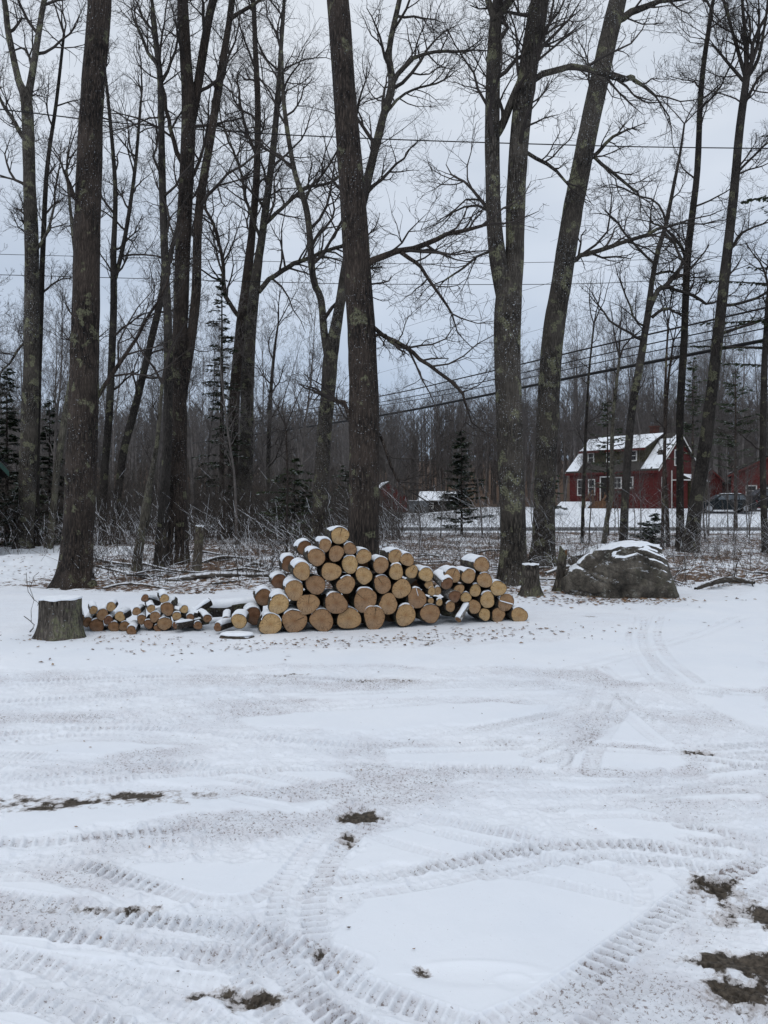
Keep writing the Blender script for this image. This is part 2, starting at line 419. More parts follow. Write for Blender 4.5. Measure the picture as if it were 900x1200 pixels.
for ti, (c, hw, st) in enumerate(runs):
    best = np.full(Xn_.shape, 9.0, dtype=np.float32); sd = np.zeros(Xn_.shape, dtype=np.float32); ss = np.zeros(Xn_.shape, dtype=np.float32)
    acc = 0
    for i in range(len(c)-1):
        a, b = c[i], c[i+1]; L = np.hypot(*(b-a))
        r0 = np.searchsorted(ROWS[:n_near], min(a[1], b[1])-0.35); r1 = np.searchsorted(ROWS[:n_near], max(a[1], b[1])+0.35)
        if r1 <= r0: acc += L; continue
        # column window from X range
        wmin = 0.60*max(ROWS[r0], 0)+1.2
        x0 = (min(a[0], b[0])-0.35); x1 = (max(a[0], b[0])+0.35)
        w0 = 0.60*max(ROWS[r0], 0)+1.2; w1 = 0.60*max(ROWS[min(r1, n_near-1)], 0)+1.2
        c0 = np.searchsorted(S, min(x0/w0, x0/w1)); c1 = np.searchsorted(S, max(x1/w0, x1/w1))
        if c1 <= c0: acc += L; continue
        sl = (slice(r0, r1), slice(c0, c1))
        X = Xn_[sl]-a[0]; Y = Yn_[sl]-a[1]; ux, uy = (b-a)/max(L, 1e-6)
        t = np.clip(X*ux+Y*uy, 0, L); dx = X-t*ux; dy = Y-t*uy; d = np.hypot(dx, dy)
        m = d < best[sl]
        bs = best[sl]; bs[m] = d[m]; best[sl] = bs
        q = sd[sl]; q[m] = (np.sign(ux*dy-uy*dx)*d)[m]; sd[sl] = q
        q = ss[sl]; q[m] = (acc+t)[m]; ss[sl] = q
        acc += L
    m = best < hw*1.6
    if not m.any(): continue
    d = sd[m]; s = ss[m]; ad = np.abs(d)/hw
    dd = sm(1.12, 0.9, ad)                                   # inside
    irr = vnoise(Xn_[m]*5, Yn_[m]*5, 70+ti)
    per = (0.052, 0.044, 0.048)[ti % 3]
    ph = s/per*2*math.pi
    bar = sm(0.15, 0.55, np.sin(ph+0.9*np.clip(d/hw, -1.2, 1.2)+1.2*(irr-.5)))              # cross lugs left standing between the tread blocks
    lad = sm(1.10, 0.98, ad)
    pit = lad*(1-bar)
    link = np.exp(-((ad-0.1)/0.12)**2)*.6+np.exp(-((ad-1.12)/0.12)**2)
    cen = 0*ad
    fadey = 1-0.40*sm(5, 10, Yn_[m]); patchy = np.clip(2.2*vnoise(Xn_[m]*1.7, Yn_[m]*1.7, 170+ti)-.45, 0.05, 1.3)*(0.5+irr)
    dh = (-0.002*dd-0.0115*pit*patchy+0.0045*lad*bar*patchy+0.004*link*patchy)*st*fadey
    zig = link; shoulder = lad*bar
    hold = hh[m]; hh[m] = hold*(1-0.7*dd*np.clip(patchy, 0, 1))-0.005*dd+dh
    wr[m] = np.maximum(wr[m], dd*(0.45+0.55*irr)*st*(0.35+0.65*np.clip(patchy, 0, 1))*(1-np.clip(shoulder+zig, 0, 1)*0.7))
# bare patches of mud and gravel
muds = [(840,1035,.10,.07,1.2),(868,1060,.12,.05,.8),(845,1070,.07,.04,.8),(850,1122,.11,.035,1.2),(885,1128,.10,.05,1.1),(872,1165,.14,.07,.9),
        (900,1070,.12,.06,1.0),(893,1175,.1,.05,.9),(422,954,.10,.045,1.4),(408,980,.05,.06,.7),(290,1168,.10,.03,1.0),(250,1160,.12,.02,.9),(90,938,.7,.05,.75),(170,931,.35,.06,.8),
        (20,945,.4,.05,.8),(130,1062,.3,.02,.6),(375,1112,.04,.04,.6),(495,1138,.03,.02,.8),(820,876,.12,.05,.8),(340,789,.4,.04,.4),(440,796,.4,.05,.5),(610,862,.25,.04,.4),(690,722,.12,.05,.6)]
dt = np.zeros(Xn_.shape)
for (px, py, rx, ry, am) in muds:
    cx, cy = g(px, py); e = ((Xn_-cx)/rx)**2+((Yn_-cy)/(ry*1.6))**2
    dt = np.maximum(dt, am*np.exp(-e*0.8))
dt = dt*(0.25+1.5*fbm(Xn_*9, Yn_*9, 83, 3)); hh = hh-0.014*np.clip(dt, 0, 1)
for (px, py, rx, ry, dp) in [(555,1143,.17,.028,.014),(600,1152,.05,.02,.01),(520,1112,.0,.0,0)][:2]:
    cx, cy = g(px, py); e = ((Xn_-cx)/rx)**2+((Yn_-cy)/(ry*2))**2; hh = hh-.6*dp*np.exp(-e*e)+dp*.25*np.exp(-((np.sqrt(e)-1.35)/.22)**2)*(Yn_ > cy)
H[near] += hh; dirt[near] = dt; wear[near] = wr
# leaf litter showing through thin snow under the trees
yard = 13.2+0.6*(fbm(XX*0.6, YY*0.01, 61, 2)-0.5)+1.0*sm(4, 6, XX)+0.9*sm(-5, -7, XX)
lit = sm(0, 1.6, YY-yard)*(1-sm(41, 44, YY))
lit = lit*(1-0.75*sm(-7.2, -8.6, XX)*sm(30, 24, YY))
foot = np.exp(-((XX-0.2)/2.4)**2)*np.exp(-((YY-9.15-0.25*(XX-0.2))/0.35)**2)*0.5+np.exp(-((XX-3.7)/1.3)**2)*np.exp(-((YY-12.6)/0.6)**2)*0.6
lit = np.maximum(lit*(0.26+0.68*fbm(XX*0.9, YY*0.9, 93, 4)), foot*.8)
fl = sm(13, 16, YY)*(1-sm(40, 44, YY))
H += fl*((fbm(XX*2.6, YY*2.6, 63, 3)-0.5)*0.16)
lit = np.maximum(lit, 0.95*sm(92, 104, YY))
nr, nc = XX.shape
V = np.stack([XX, YY, H], axis=-1).reshape(-1, 3)
ii = (np.arange(nr-1)[:, None]*nc+np.arange(nc-1)[None, :]).ravel()
F = np.stack([ii, ii+1, ii+nc+1, ii+nc], axis=1)
def snow_ground_mat():
    m, nt, b = mat('snowy_ground')
    co = coords(nt)
    at = lambda n: nd(nt, 'ShaderNodeAttribute', _attribute_name=n).outputs['Fac']
    n1 = noise(nt, co, 1.1, 4); c = ramp(nt, n1, [(0.3, (0.77, 0.81, 0.87)), (0.7, (0.83, 0.86, 0.905))])
    # thin worn snow, faintly pink-grey from the gravel below
    w = at('wear'); n2 = noise(nt, co, 62, 5, 0.8); n2b = noise(nt, co, 5.5, 3)
    c = mix(nt, mth(nt, 'MULTIPLY', w, ramp(nt, n2b, [(0.35, 0.1), (0.65, 0.6)])), c, (0.58, 0.545, 0.575))
    sp = mth(nt, 'ADD', n2, mth(nt, 'MULTIPLY', w, 0.17))
    c = mix(nt, ramp(nt, sp, [(0.665, 0.0), (0.70, 0.85)]), c, (0.21, 0.165, 0.15))
    d = at('dirt'); n3 = noise(nt, co, 17, 9, 0.72)
    df = ramp(nt, mth(nt, 'ADD', mth(nt, 'MULTIPLY', d, 0.42), n3), [(0.74, 0.0), (0.80, 1.0)])
    mud = ramp(nt, noise(nt, co, 60, 3), [(0.35, (0.030, 0.024, 0.018)), (0.7, (0.11, 0.09, 0.07))])
    slush = ramp(nt, mth(nt, 'ADD', mth(nt, 'MULTIPLY', d, 0.55), n3), [(0.70, 0.0), (0.78, 0.6)])
    c = mix(nt, slush, c, (0.38, 0.34, 0.32))
    c = mix(nt, df, c, mud)
    l = at('litter'); n4 = noise(nt, co, 7.5, 6, 0.72)
    lf = ramp(nt, mth(nt, 'ADD', mth(nt, 'MULTIPLY', l, 0.45), n4), [(0.72, 0.0), (0.78, 1.0)])
    leafc = ramp(nt, noise(nt, co, 24, 4), [(0.3, (0.035, 0.026, 0.02)), (0.55, (0.13, 0.075, 0.045)), (0.75, (0.24, 0.16, 0.10))])
    c = mix(nt, lf, c, leafc)
    nt.links.new(c, b.inputs['Base Color']); b.inputs['Roughness'].default_value = 0.7
    hgt = mth(nt, 'ADD', mth(nt, 'MULTIPLY', n2, mth(nt, 'ADD', w, 0.12)), mth(nt, 'MULTIPLY', n4, mth(nt, 'MULTIPLY', l, 2.0)))
    bump(nt, b, hgt, 0.6, 0.02)
    return m
ground = mesh_obj('snowy_ground', V, F, snow_ground_mat(), smooth=True)
tag(ground, kind='structure')
for nme, arr in (('dirt', dirt), ('wear', wear), ('litter', lit)):
    a = ground.data.attributes.new(nme, 'FLOAT', 'POINT'); a.data.foreach_set('value', arr.astype(np.float32).ravel())
Hn = H  # for sampling
def gh(x, y):                          # exact sheet height at x, y
    r = int(np.clip(np.searchsorted(ROWS, y), 1, nr-1)); w = (y-ROWS[r-1])/(ROWS[r]-ROWS[r-1])
    a = np.interp(x, XX[r-1], H[r-1]); b = np.interp(x, XX[r], H[r]); return float(a*(1-w)+b*w)

# road behind the trees
def road():
    m, nt, b = mat('wet_asphalt'); co = coords(nt)
    n = noise(nt, co, 0.9, 5); c = ramp(nt, n, [(0.35, (0.045, 0.043, 0.045)), (0.62, (0.08, 0.078, 0.08)), (0.75, (0.30, 0.31, 0.33))])
    nt.links.new(c, b.inputs['Base Color']); b.inputs['Roughness'].default_value = 0.6
    xs = np.linspace(-120, 120, 121); v = []; f = []
    for i, x in enumerate(xs):
        for y in (45.0, 47.0, 49.0, 50.8): v.append((x, y+0.0006*x*x*0, float(np.interp(0, [0], [gh(x, y)]))+0.03))
    for i in range(len(xs)-1):
        for k in range(3): f.append((i*4+k, (i+1)*4+k, (i+1)*4+k+1, i*4+k+1))
    r = mesh_obj('road', v, f, m); tag(r, kind='structure')
road()

# ------------------------------------------------------------------ trees
def norm(v):
    l = math.sqrt(v[0]*v[0]+v[1]*v[1]+v[2]*v[2])+1e-9; return (v[0]/l, v[1]/l, v[2]/l)
def perp_rot(d, ang, az):
    a = (0, 0, 1) if abs(d[2]) < 0.9 else (1, 0, 0)
    u = norm((d[1]*a[2]-d[2]*a[1], d[2]*a[0]-d[0]*a[2], d[0]*a[1]-d[1]*a[0]))
    w = (d[1]*u[2]-d[2]*u[1], d[2]*u[0]-d[0]*u[2], d[0]*u[1]-d[1]*u[0])
    ca, sa = math.cos(ang), math.sin(ang); cz, sz = math.cos(az), math.sin(az)
    return norm(tuple(d[i]*ca+(u[i]*cz+w[i]*sz)*sa for i in range(3)))
NPT = [8, 6, 5, 4, 4]
def grow(out, p, d, L, r, lvl, maxlvl, rg, up=0.10, kids=(6, 5, 4, 3), rmin=0.004):
    n = NPT[lvl]; st = L/(n-1); pts = [p]; rad = [r]; dirs = [d]
    for k in range(1, n):
        j = 0.22 if lvl < 2 else 0.28
        d = norm((d[0]+rg.gauss(0, j), d[1]+rg.gauss(0, j), d[2]+rg.gauss(0, j)+up))
        p = (p[0]+d[0]*st, p[1]+d[1]*st, p[2]+d[2]*st); pts.append(p); dirs.append(d)
        rad.append(max(rmin*0.7, r*(1-0.78*k/(n-1))))
    out.setdefault(lvl, []).append((pts, rad))
    if lvl >= maxlvl: return
    nk = kids[lvl]
    for k in range(nk):
        t = 0.22+0.78*(k+rg.random())/nk; q = min(n-1, int(t*(n-1)+0.5))
        cd = perp_rot(dirs[q], math.radians(rg.uniform(28, 60)), rg.uniform(0, 6.283))
        cl = L*rg.uniform(0.38, 0.66)*(1.15-0.45*t)
        grow(out, pts[q], cd, cl, max(rmin, rad[q]*rg.uniform(0.5, 0.75)), lvl+1, maxlvl, rg, up, kids, rmin)
def along(pts, rad, out, lvl, maxlvl, rg, nk, t0, kl, up, kids, rmin, ang=(35, 65)):
    n = len(pts)
    for k in range(nk):
        t = t0+(1-t0)*(k+rg.random())/nk; f = t*(n-1); q = min(n-2, int(f)); w = f-q
        p = tuple(pts[q][i]*(1-w)+pts[q+1][i]*w for i in range(3)); d = norm(tuple(pts[q+1][i]-pts[q][i] for i in range(3)))
        r = rad[q]*(1-w)+rad[q+1]*w
        cd = perp_rot(d, math.radians(rg.uniform(*ang)), rg.uniform(0, 6.283))
        grow(out, p, cd, kl*rg.uniform(0.6, 1.15)*(1.1-0.4*t), max(rmin, min(r*0.55, kl*0.018)), lvl, maxlvl, rg, up, kids, rmin)
SIDES = [6, 4, 3, 3, 3]
def resample(pts, rad, step):
    pts = np.array(pts, float); rad = np.array(rad, float)
    c = catmull(np.concatenate([pts, rad[:, None]], axis=1), step)
    return c[:, :3], np.maximum(c[:, 3], 0.004)
def stem_mesh(pts, rad, sides, rg, bumpy=0.06, flare=0.0, close=None):
    v, f = tubes([(pts.tolist(), rad.tolist())], sides)
    n = len(pts); v = v.reshape(n, sides, 3); C = pts[:, None, :]
    ang = np.arange(sides)*2*math.pi/sides; z = pts[:, 2][:, None]
    s0 = rg.randint(0, 999)
    per = vnoise(np.cos(ang)[None, :]*1.6+5+z*0.25, np.sin(ang)[None, :]*1.6+5+z*0.6+0*ang[None, :], s0)-0.5
    fine = vnoise(ang[None, :]*4.2+0*z, z*2.4+0*ang[None, :], s0+3)-0.5
    k = 1+bumpy*2.2*per+bumpy*1.2*fine
    if sides > 40: k = k+0.055*(vnoise(ang[None, :]*9.5+0.6*np.sin(z*2), z*1.1+0*ang[None, :], s0+7)-.5)+0.03*(vnoise(ang[None, :]*19+z*.3, z*3.5+0*ang[None, :], s0+9)-.5)
    if flare:
        hgt = np.maximum(z-pts[0, 2], 0)
        roots = 0.5+0.5*np.cos(ang*rg.choice([4, 5])+rg.random()*6)[None, :]
        k = k+flare*np.exp(-hgt/0.30)*(0.35+0.9*roots)
    v = C+(v-C)*k[:, :, None]
    return v.reshape(-1, 3), f
def tree(name, label, D, stems, limbs=(), seed=1, bark=None, group=None, flare=0.35, sides=20, auto=(0, 3.0), t0=0.45, cat='tree', dz=0.0,
         maxlvl=3, kids=(7, 6, 5, 4), tipgrow=True, rmin=0.004, top=None):
    rg = random.Random(seed); bark = bark or M_BARK
    parts = []; out = {}
    b0 = stems[0][0]; base = P(b0[0], b0[1], D); gzv = gh(base[0], base[1])
    th = thing(name, label, cat, (float(base[0]), float(base[1]), gzv), None, group)
    for si, stm in enumerate(stems):
        ph = rg.random()*6
        pts = []; rad = []
        for k, q in enumerate(stm):
            dd = D+(q[3] if len(q) > 3 else 0)+0.1*math.sin(ph+k*1.3)*(k > 0)
            pts.append(P(q[0], q[1], dd)); rad.append(q[2]*0.5*dd/900)
        if si == 0:
            pts[0][2] = min(pts[0][2], gzv)
            pts.insert(0, pts[0]-np.array([0, 0, 0.18])); rad.insert(0, rad[0])
        if len(stm) and stm[-1][1] <= 2:        # leaves the picture at the top: carry it on upward
            d = pts[-1]-pts[-2]; d = d/np.linalg.norm(d); r = rad[-1]
            L = (top if top else 3.5)
            for kk in range(1, 4):
                pts.append(pts[-1]+(d+np.array([rg.gauss(0, .08), rg.gauss(0, .08), 0.1]))*L/3); rad.append(r*(1-0.28*kk))
        pp, rr = resample(pts, rad, (0.10 if sides > 40 else 0.22) if sides > 12 else 0.5)
        parts.append(stem_mesh(pp, rr, sides if si == 0 else max(10, sides-6), rg, 0.06, flare if si == 0 else 0))
        if stm[-1][1] > 2:
            for _ in range(3): grow(out, tuple(pp[-1]), perp_rot(norm(tuple(pp[-1]-pp[-2])), rg.uniform(.05, .5), rg.uniform(0, 6.28)), 1.5+D*0.03, float(rr[-1])*.8, 1, maxlvl, rg, 0.1, kids, rmin)
        if auto[0]:
            along(pp.tolist(), rr.tolist(), out, 0, maxlvl, rg, auto[0], t0 if si == 0 else 0.1, auto[1], 0.10, kids, rmin)
    for lb in limbs:
        pts = []; rad = []; z = rg.uniform(-.6, .6)*(D/15)
        for k, q in enumerate(lb):
            dd = D+(q[3] if len(q) > 3 else z*k/len(lb)*1.2); pts.append(P(q[0], q[1], dd)); rad.append(q[2]*0.5*dd/900)
        pp, rr = resample(pts, rad, 0.3)
        pp = pp+np.array([[rg.gauss(0, .02), rg.gauss(0, .02), rg.gauss(0, .02)] for _ in pp])*(np.arange(len(pp))[:, None] > 0)
        parts.append(stem_mesh(pp, rr, 8, rg, 0.06))
        L = float(np.linalg.norm(pp[-1]-pp[0]))
        along(pp.tolist(), rr.tolist(), out, 1, maxlvl, rg, max(4, int(L*3.2)), 0.15, min(3.0, 0.7+L*0.42), 0.07, kids, rmin)
        for _ in range(2): grow(out, tuple(pp[-1]), perp_rot(norm(tuple(pp[-1]-pp[-2])), rg.uniform(.05, .45), rg.uniform(0, 6.28)), min(1.8, .4+L*.35), float(rr[-1])*.85, 1, maxlvl, rg, 0.05, kids, rmin)
    v, f = merge(parts); mesh_obj('trunk', v, f, bark, th, smooth=True)
    if out:
        ps = [tubes(pl, SIDES[l]) for l, pl in out.items()]
        v, f = merge(ps); mesh_obj('crown', v, f, M_TWIG, th)
    return th

tree('oak_tree', 'massive straight trunk with flared roots standing alone just behind the large cut stump', 15.2,
     [[(88,685,36),(92,620,34),(95,560,34),(98,460,33),(99,400,32),(103,250,29),(107,130,27),(117,0,26)]],
     [[(98,240,7),(88,228,6),(75,200,3)], [(112,470,5),(133,433,5),(160,395,4),(185,350,3),(200,320,2)]], seed=3, sides=64, flare=1.0)
tree('oak_tree', 'tallest thick reddish brown trunk directly behind the peak of the log pile', 14.0,
     [[(425,693,37),(426,620,34),(426,500,34),(424,400,33),(418,310,31),(411,200,29),(403,100,26),(396,0,25)]],
     [[(437,383,5),(463,403,5),(483,413,5),(503,428,4.5),(527,447,4),(543,463,3.5),(548,480,2.5)],
      [(438,393,4),(450,396,4),(463,403,4)],
      [(430,310,9),(450,300,8),(480,290,7),(510,281,6),(565,263,4)],
      [(470,296,5),(487,306,4.5),(500,320,4),(515,345,3.5),(528,370,2.5)],
      [(428,520,5),(440,500,4),(452,530,3.5),(465,560,3),(480,575,2.5)],
      [(418,520,5),(402,472,5),(390,471,5)]], seed=5, flare=.5, sides=64, bark=M_BARK, maxlvl=3, auto=(3, 3.2), t0=0.6)
tree('maple_tree', 'forked grey trunk rising from the ground behind the smaller right stack of logs', 15.2,
     [[(603,685,34),(601,620,29),(597,500,30),(594,400,31),(597,340,30),(603,300,22),(605,230,22),(610,150,22),(619,80,21),(633,0,21)],
      [(592,350,20),(583,300,19),(578,240,17),(577,150,17),(579,60,16),(581,20,14)],
      [(580,25,9),(572,0,7)], [(581,22,8),(600,0,6)],
      [(578,165,8),(588,148,9),(600,118,9),(610,95,8)]],
     [[(624,95,8),(650,83,7.5),(690,81,7),(720,90,6.5),(738,94,7),(745,95,5),(767,110,3)],
      [(616,178,5),(640,193,4.5),(665,212,3)],
      [(578,255,4),(560,240,3),(530,250,2)],
      [(588,290,4),(560,300,3),(520,330,2)]], seed=8, flare=.6, sides=60, bark=M_BARK2, auto=(4, 2.6), t0=0.5)
tree('maple_tree', 'thick grey mottled trunk leaning to the right, near the boulder, with snow flecks', 20.5,
     [[(636,660,28),(637,600,25),(641,500,25),(647,400,25),(658,330,24),(671,250,23),(690,150,22),(712,50,21),(724,0,20)]],
     [[(662,318,7),(675,303,6),(690,297,6),(730,285,5),(770,270,4),(800,260,3)],
      [(722,24,9),(732,20,9),(750,10,8),(775,2,6),(820,-2,5)],
      [(690,188,5),(710,167,4),(727,155,3)], [(685,172,4),(715,200,4),(740,220,3),(750,230,2)]], seed=9, flare=.6, sides=54, bark=M_BARK2, auto=(4, 2.2), t0=0.6)
tree('maple_tree', 'grey trunk forking high, leftmost large tree beside the small dark cabin', 27.0,
     [[(27,643,22),(31,590,19),(35,480,19),(37,400,17),(37,300,16),(34,200,14),(31,120,13),(22,95,8),(10,40,7),(5,0,6)],
      [(32,120,9),(42,60,7),(52,0,6)]],
     [[(28,162,6),(12,135,4),(-4,105,3)], [(40,300,4),(60,260,3),(68,200,2)], [(30,400,3),(10,425,2.5),(-8,450,2)]], seed=11, bark=M_BARK2, auto=(9, 3.4), t0=0.4, sides=16)
tree('maple_tree', 'slim tree close against the right side of the forked leftmost trunk', 28.0,
     [[(43,641,8),(43,517,7),(48,350,7),(50,300,6),(55,200,5),(66,120,4),(75,40,3)]], seed=12, bark=M_BARK3, auto=(9, 2.6), sides=10, t0=0.4)
tree('maple_tree', 'slim pale mottled tree half hidden by the massive left trunk', 27.0,
     [[(57,643,9),(62,600,8),(67,550,8),(77,483,8),(88,420,7),(93,350,6),(84,260,4),(78,200,3)]], seed=13, bark=M_MOSSY, auto=(8, 2.4), sides=10)
tree('ash_tree', 'slender straight tree, first to the right of the massive left trunk', 31.0,
     [[(120,636,10),(122,560,9),(128,483,9),(133,367,8),(133,300,7),(135,220,5),(128,130,4),(120,60,3)],[(134,330,5),(146,280,5),(158,200,4),(165,120,3)]],
     seed=14, bark=M_BARK3, auto=(11, 3.0), sides=10, t0=0.35)
tree('ash_tree', 'slim tree slanting strongly to the right, just past the massive left trunk', 31.0,
     [[(134,636,10),(143,540,9),(157,483,9),(173,417,8),(187,357,8),(197,310,6),(212,250,4)]], seed=15, bark=M_BARK3, auto=(8, 2.6), sides=10)
tree('maple_tree', 'tall double-topped trunk with bark in dark plates, left of the weathered wooden post', 20.0,
     [[(208,662,27),(208,600,22),(209,500,20),(211,400,17),(214,300,17),(219,200,17),(221,130,16),(217,60,13),(214,0,12)],
      [(222,150,13),(232,100,11),(240,50,10),(250,0,9)],
      [(212,480,9),(218,440,10),(225,390,11),(230,340,11),(233,250,10),(247,160,9),(258,90,9),(268,30,7),(272,0,7)]],
     [[(213,190,6),(200,150,5),(190,100,4),(180,40,3)], [(270,22,5),(290,10,4),(308,-4,3)]], seed=17, bark=M_BARK, auto=(7, 3.0), t0=0.5, sides=18)
tree('maple_tree', 'narrow trunk standing against the left side of the tall double-topped tree', 19.5,
     [[(187,663,14),(191,600,12),(196,520,11),(197,400,10),(193,300,9),(190,200,8),(188,100,7),(183,50,6),(178,0,4)]], 
     [[(189,90,5),(175,60,4),(160,30,3)],[(190,95,4),(205,60,3),(215,20,2)]], seed=18, bark=M_BARK3, auto=(7, 2.2), t0=0.4, sides=14)
tree('dead_tree', 'mossy broken trunk with a thin top, left of the narrow dark trunks', 19.0,
     [[(160,664,12),(163,640,11),(168,617,10),(171,600,12),(174,575,8),(184,520,5),(190,450,4)]], seed=19, bark=M_MOSSY, auto=(3, 1.0), maxlvl=2, sides=12)
tree('oak_tree', 'dark left trunk of a close pair, with a snag limb curving up to the left', 36.0,
     [[(272,630,13),(273,600,12),(274,483,13),(281,400,13),(288,340,12),(295,275,9),(301,200,8),(302,125,7),(299,50,6),(297,0,5)]],
     [[(281,372,5),(270,355,5),(262,335,5),(260,300,4),(250,262,3.5),(240,245,3)], [(300,180,4),(285,140,3),(278,90,2)]], seed=20, bark=M_BARK, auto=(14, 3.6), t0=0.45, sides=14)
tree('oak_tree', 'right trunk of a close pair, reddish at its base, long limb arching right', 35.0,
     [[(289,631,20),(287,600,17),(289,500,16),(291,430,15),(296,360,13),(302,310,11),(308,270,9),(317,200,8),(324,135,7),(329,60,5),(333,0,4)]],
     [[(303,342,7),(315,328,6),(332,316,6),(360,303,5),(400,288,4),(420,284,3)], [(311,262,5),(335,240,4.5),(355,222,4),(385,215,3.5),(400,205,3)],
      [(306,282,4),(290,240,3.5),(282,200,3),(262,150,2.5)]], seed=21, bark=M_BARK2, auto=(15, 3.8), t0=0.45, sides=14)
tree('maple_tree', 'crooked forked tree immediately left of the tallest reddish trunk', 27.0,
     [[(374,643,20),(375,600,18),(379,517,17),(385,450,17),(388,415,17),(398,360,12),(408,300,11),(424,240,11),(436,190,10),(448,140,9),(459,100,9),(456,60,7),(468,0,6)],
      [(386,425,10),(380,390,9),(376,350,8),(367,325,8),(360,250,7),(345,200,6),(333,125,5),(330,60,4)]],
     [[(459,100,6),(475,78,5),(500,62,4),(545,60,3)], [(450,135,4),(475,110,3),(520,95,2)], [(404,335,5),(408,322,5),(425,315,5)]], seed=22, bark=M_BARK2, auto=(12, 4.2), t0=0.45, sides=14)
tree('maple_tree', 'slender straight sapling tree between the two right-hand leaning trees, roots in brush', 26.0,
     [[(797,645,11),(797,560,8),(797,480,9),(802,395,8),(806,300,8),(817,200,7),(822,100,6),(832,25,5),(836,0,4)]],
     [[(806,320,4),(798,290,4),(780,268,3),(765,262,2)], [(820,130,3),(845,100,2),(862,60,2)]], seed=23, bark=M_BARK3, auto=(12, 2.0), t0=0.4, sides=12)
tree('ash_tree', 'tree with a swollen bent foot leaning to the right just past the boulder', 25.0,
     [[(806,648,24),(811,625,18),(815,591,15),(826,525,14),(833,467,13),(842,389,12),(852,300,11),(860,225,10),(867,150,9),(875,90,8)],
      [(875,95,5),(862,50,4),(848,0,3)],[(875,92,5),(873,40,4),(870,0,3)],[(875,92,5),(888,70,4),(896,30,3),(900,0,3)],[(874,98,4),(850,70,3),(838,55,2)],[(868,130,4),(890,90,3),(905,80,2)]],
     [[(852,300,3),(870,272,2.5),(895,262,2)], [(862,205,3),(885,180,2.5),(905,165,2)], [(848,358,4),(862,357,3.5),(885,350,3),(905,338,3)],[(848,390,4),(870,383,3),(905,372,2)]], seed=24, bark=M_BARK3, auto=(6, 2.0), t0=0.4, sides=14)
tree('cherry_tree', 'thin crooked tree with gnarled twisting limbs in front of the red house', 25.5,
     [[(730,646,10),(733,575,9),(740,486,9),(750,428,9),(755,395,8),(760,365,8),(764,330,6),(772,290,6),(780,265,5),(790,215,4),(797,180,3),(802,145,2)],
      [(760,365,6),(771,340,6),(778,337,6)]],
     [[(752,398,4),(738,392,3),(715,375,2.5),(702,360,2)], [(764,372,4),(778,362,3.5),(792,364,3)], [(755,382,3),(742,370,2.5),(728,335,2)],
      [(768,310,3),(745,290,3),(725,262,2.5)],[(778,335,4),(790,340,4),(812,346,4),(828,356,3),(845,350,2)], [(781,262,3),(772,240,2.5),(750,230,2),(730,220,2)],
      [(778,272,4),(790,285,3.5),(800,305,3)], [(766,322,3),(784,318,3),(800,322,2)]], seed=25, bark=M_BARK3, auto=(4, 1.5), t0=0.35, sides=12)
tree('maple_tree', 'small tree at the right edge with a curved foot, in front of the parked vehicles', 25.0,
     [[(898,648,9),(896,620,8),(894,545,7),(896,428,7),(900,350,5)]], seed=26, bark=M_BARK3, auto=(6, 1.8), sides=12)
tree('birch_sapling', 'thin sapling before the left corner of the red house', 30.0,
     [[(682,640,4),(683,600,4),(686,517,3.5),(690,440,2.5),(696,380,2)]], seed=27, bark=M_BARK3, auto=(6, 1.3), maxlvl=2, flare=0.1, sides=8, t0=0.3)
tree('maple_sapling', 'pale mottled sapling leaning in front of the steps of the red house', 27.0,
     [[(707,643,7),(711,610,6),(717,576,6),(717,530,5),(719,480,4),(726,420,3)]], seed=28, bark=M_MOSSY, auto=(6, 1.2), maxlvl=2, flare=0.1, sides=8, t0=0.4)
tree('maple_sapling', 'left stem of two thin dark saplings before the gable of the red house', 26.0,
     [[(776,646,4),(777,600,4),(779,520,4),(780,440,3),(783,380,2)]], seed=29, bark=M_BARK, auto=(5, 1.2), maxlvl=2, flare=0.1, sides=8)
tree('maple_sapling', 'right stem of two thin dark saplings before the gable of the red house', 27.0,
     [[(783,643,5),(782,600,4),(779,540,3.5),(782,460,3),(789,400,2)]], seed=30, bark=M_BARK, auto=(5, 1.2), maxlvl=2, flare=0.1, sides=8)
tree('maple_sapling', 'thin dark sapling standing behind the upper left corner of the log pile', 17.0,
     [[(336,672,3),(336,620,2.5),(337,560,2.5),(335,500,2)]], seed=31, bark=M_BARK, auto=(7, 0.8), maxlvl=2, flare=0.1, sides=8, t0=0.3)
tree('dead_tree', 'bare broken grey snag with pointed top right of the close trunk pair', 40.0,
     [[(312,627,6),(315,520,5),(318,450,4),(323,400,3),(326,380,2)]], seed=32, bark=M_BARK3, auto=(8, 2.6), sides=8, t0=0.3)

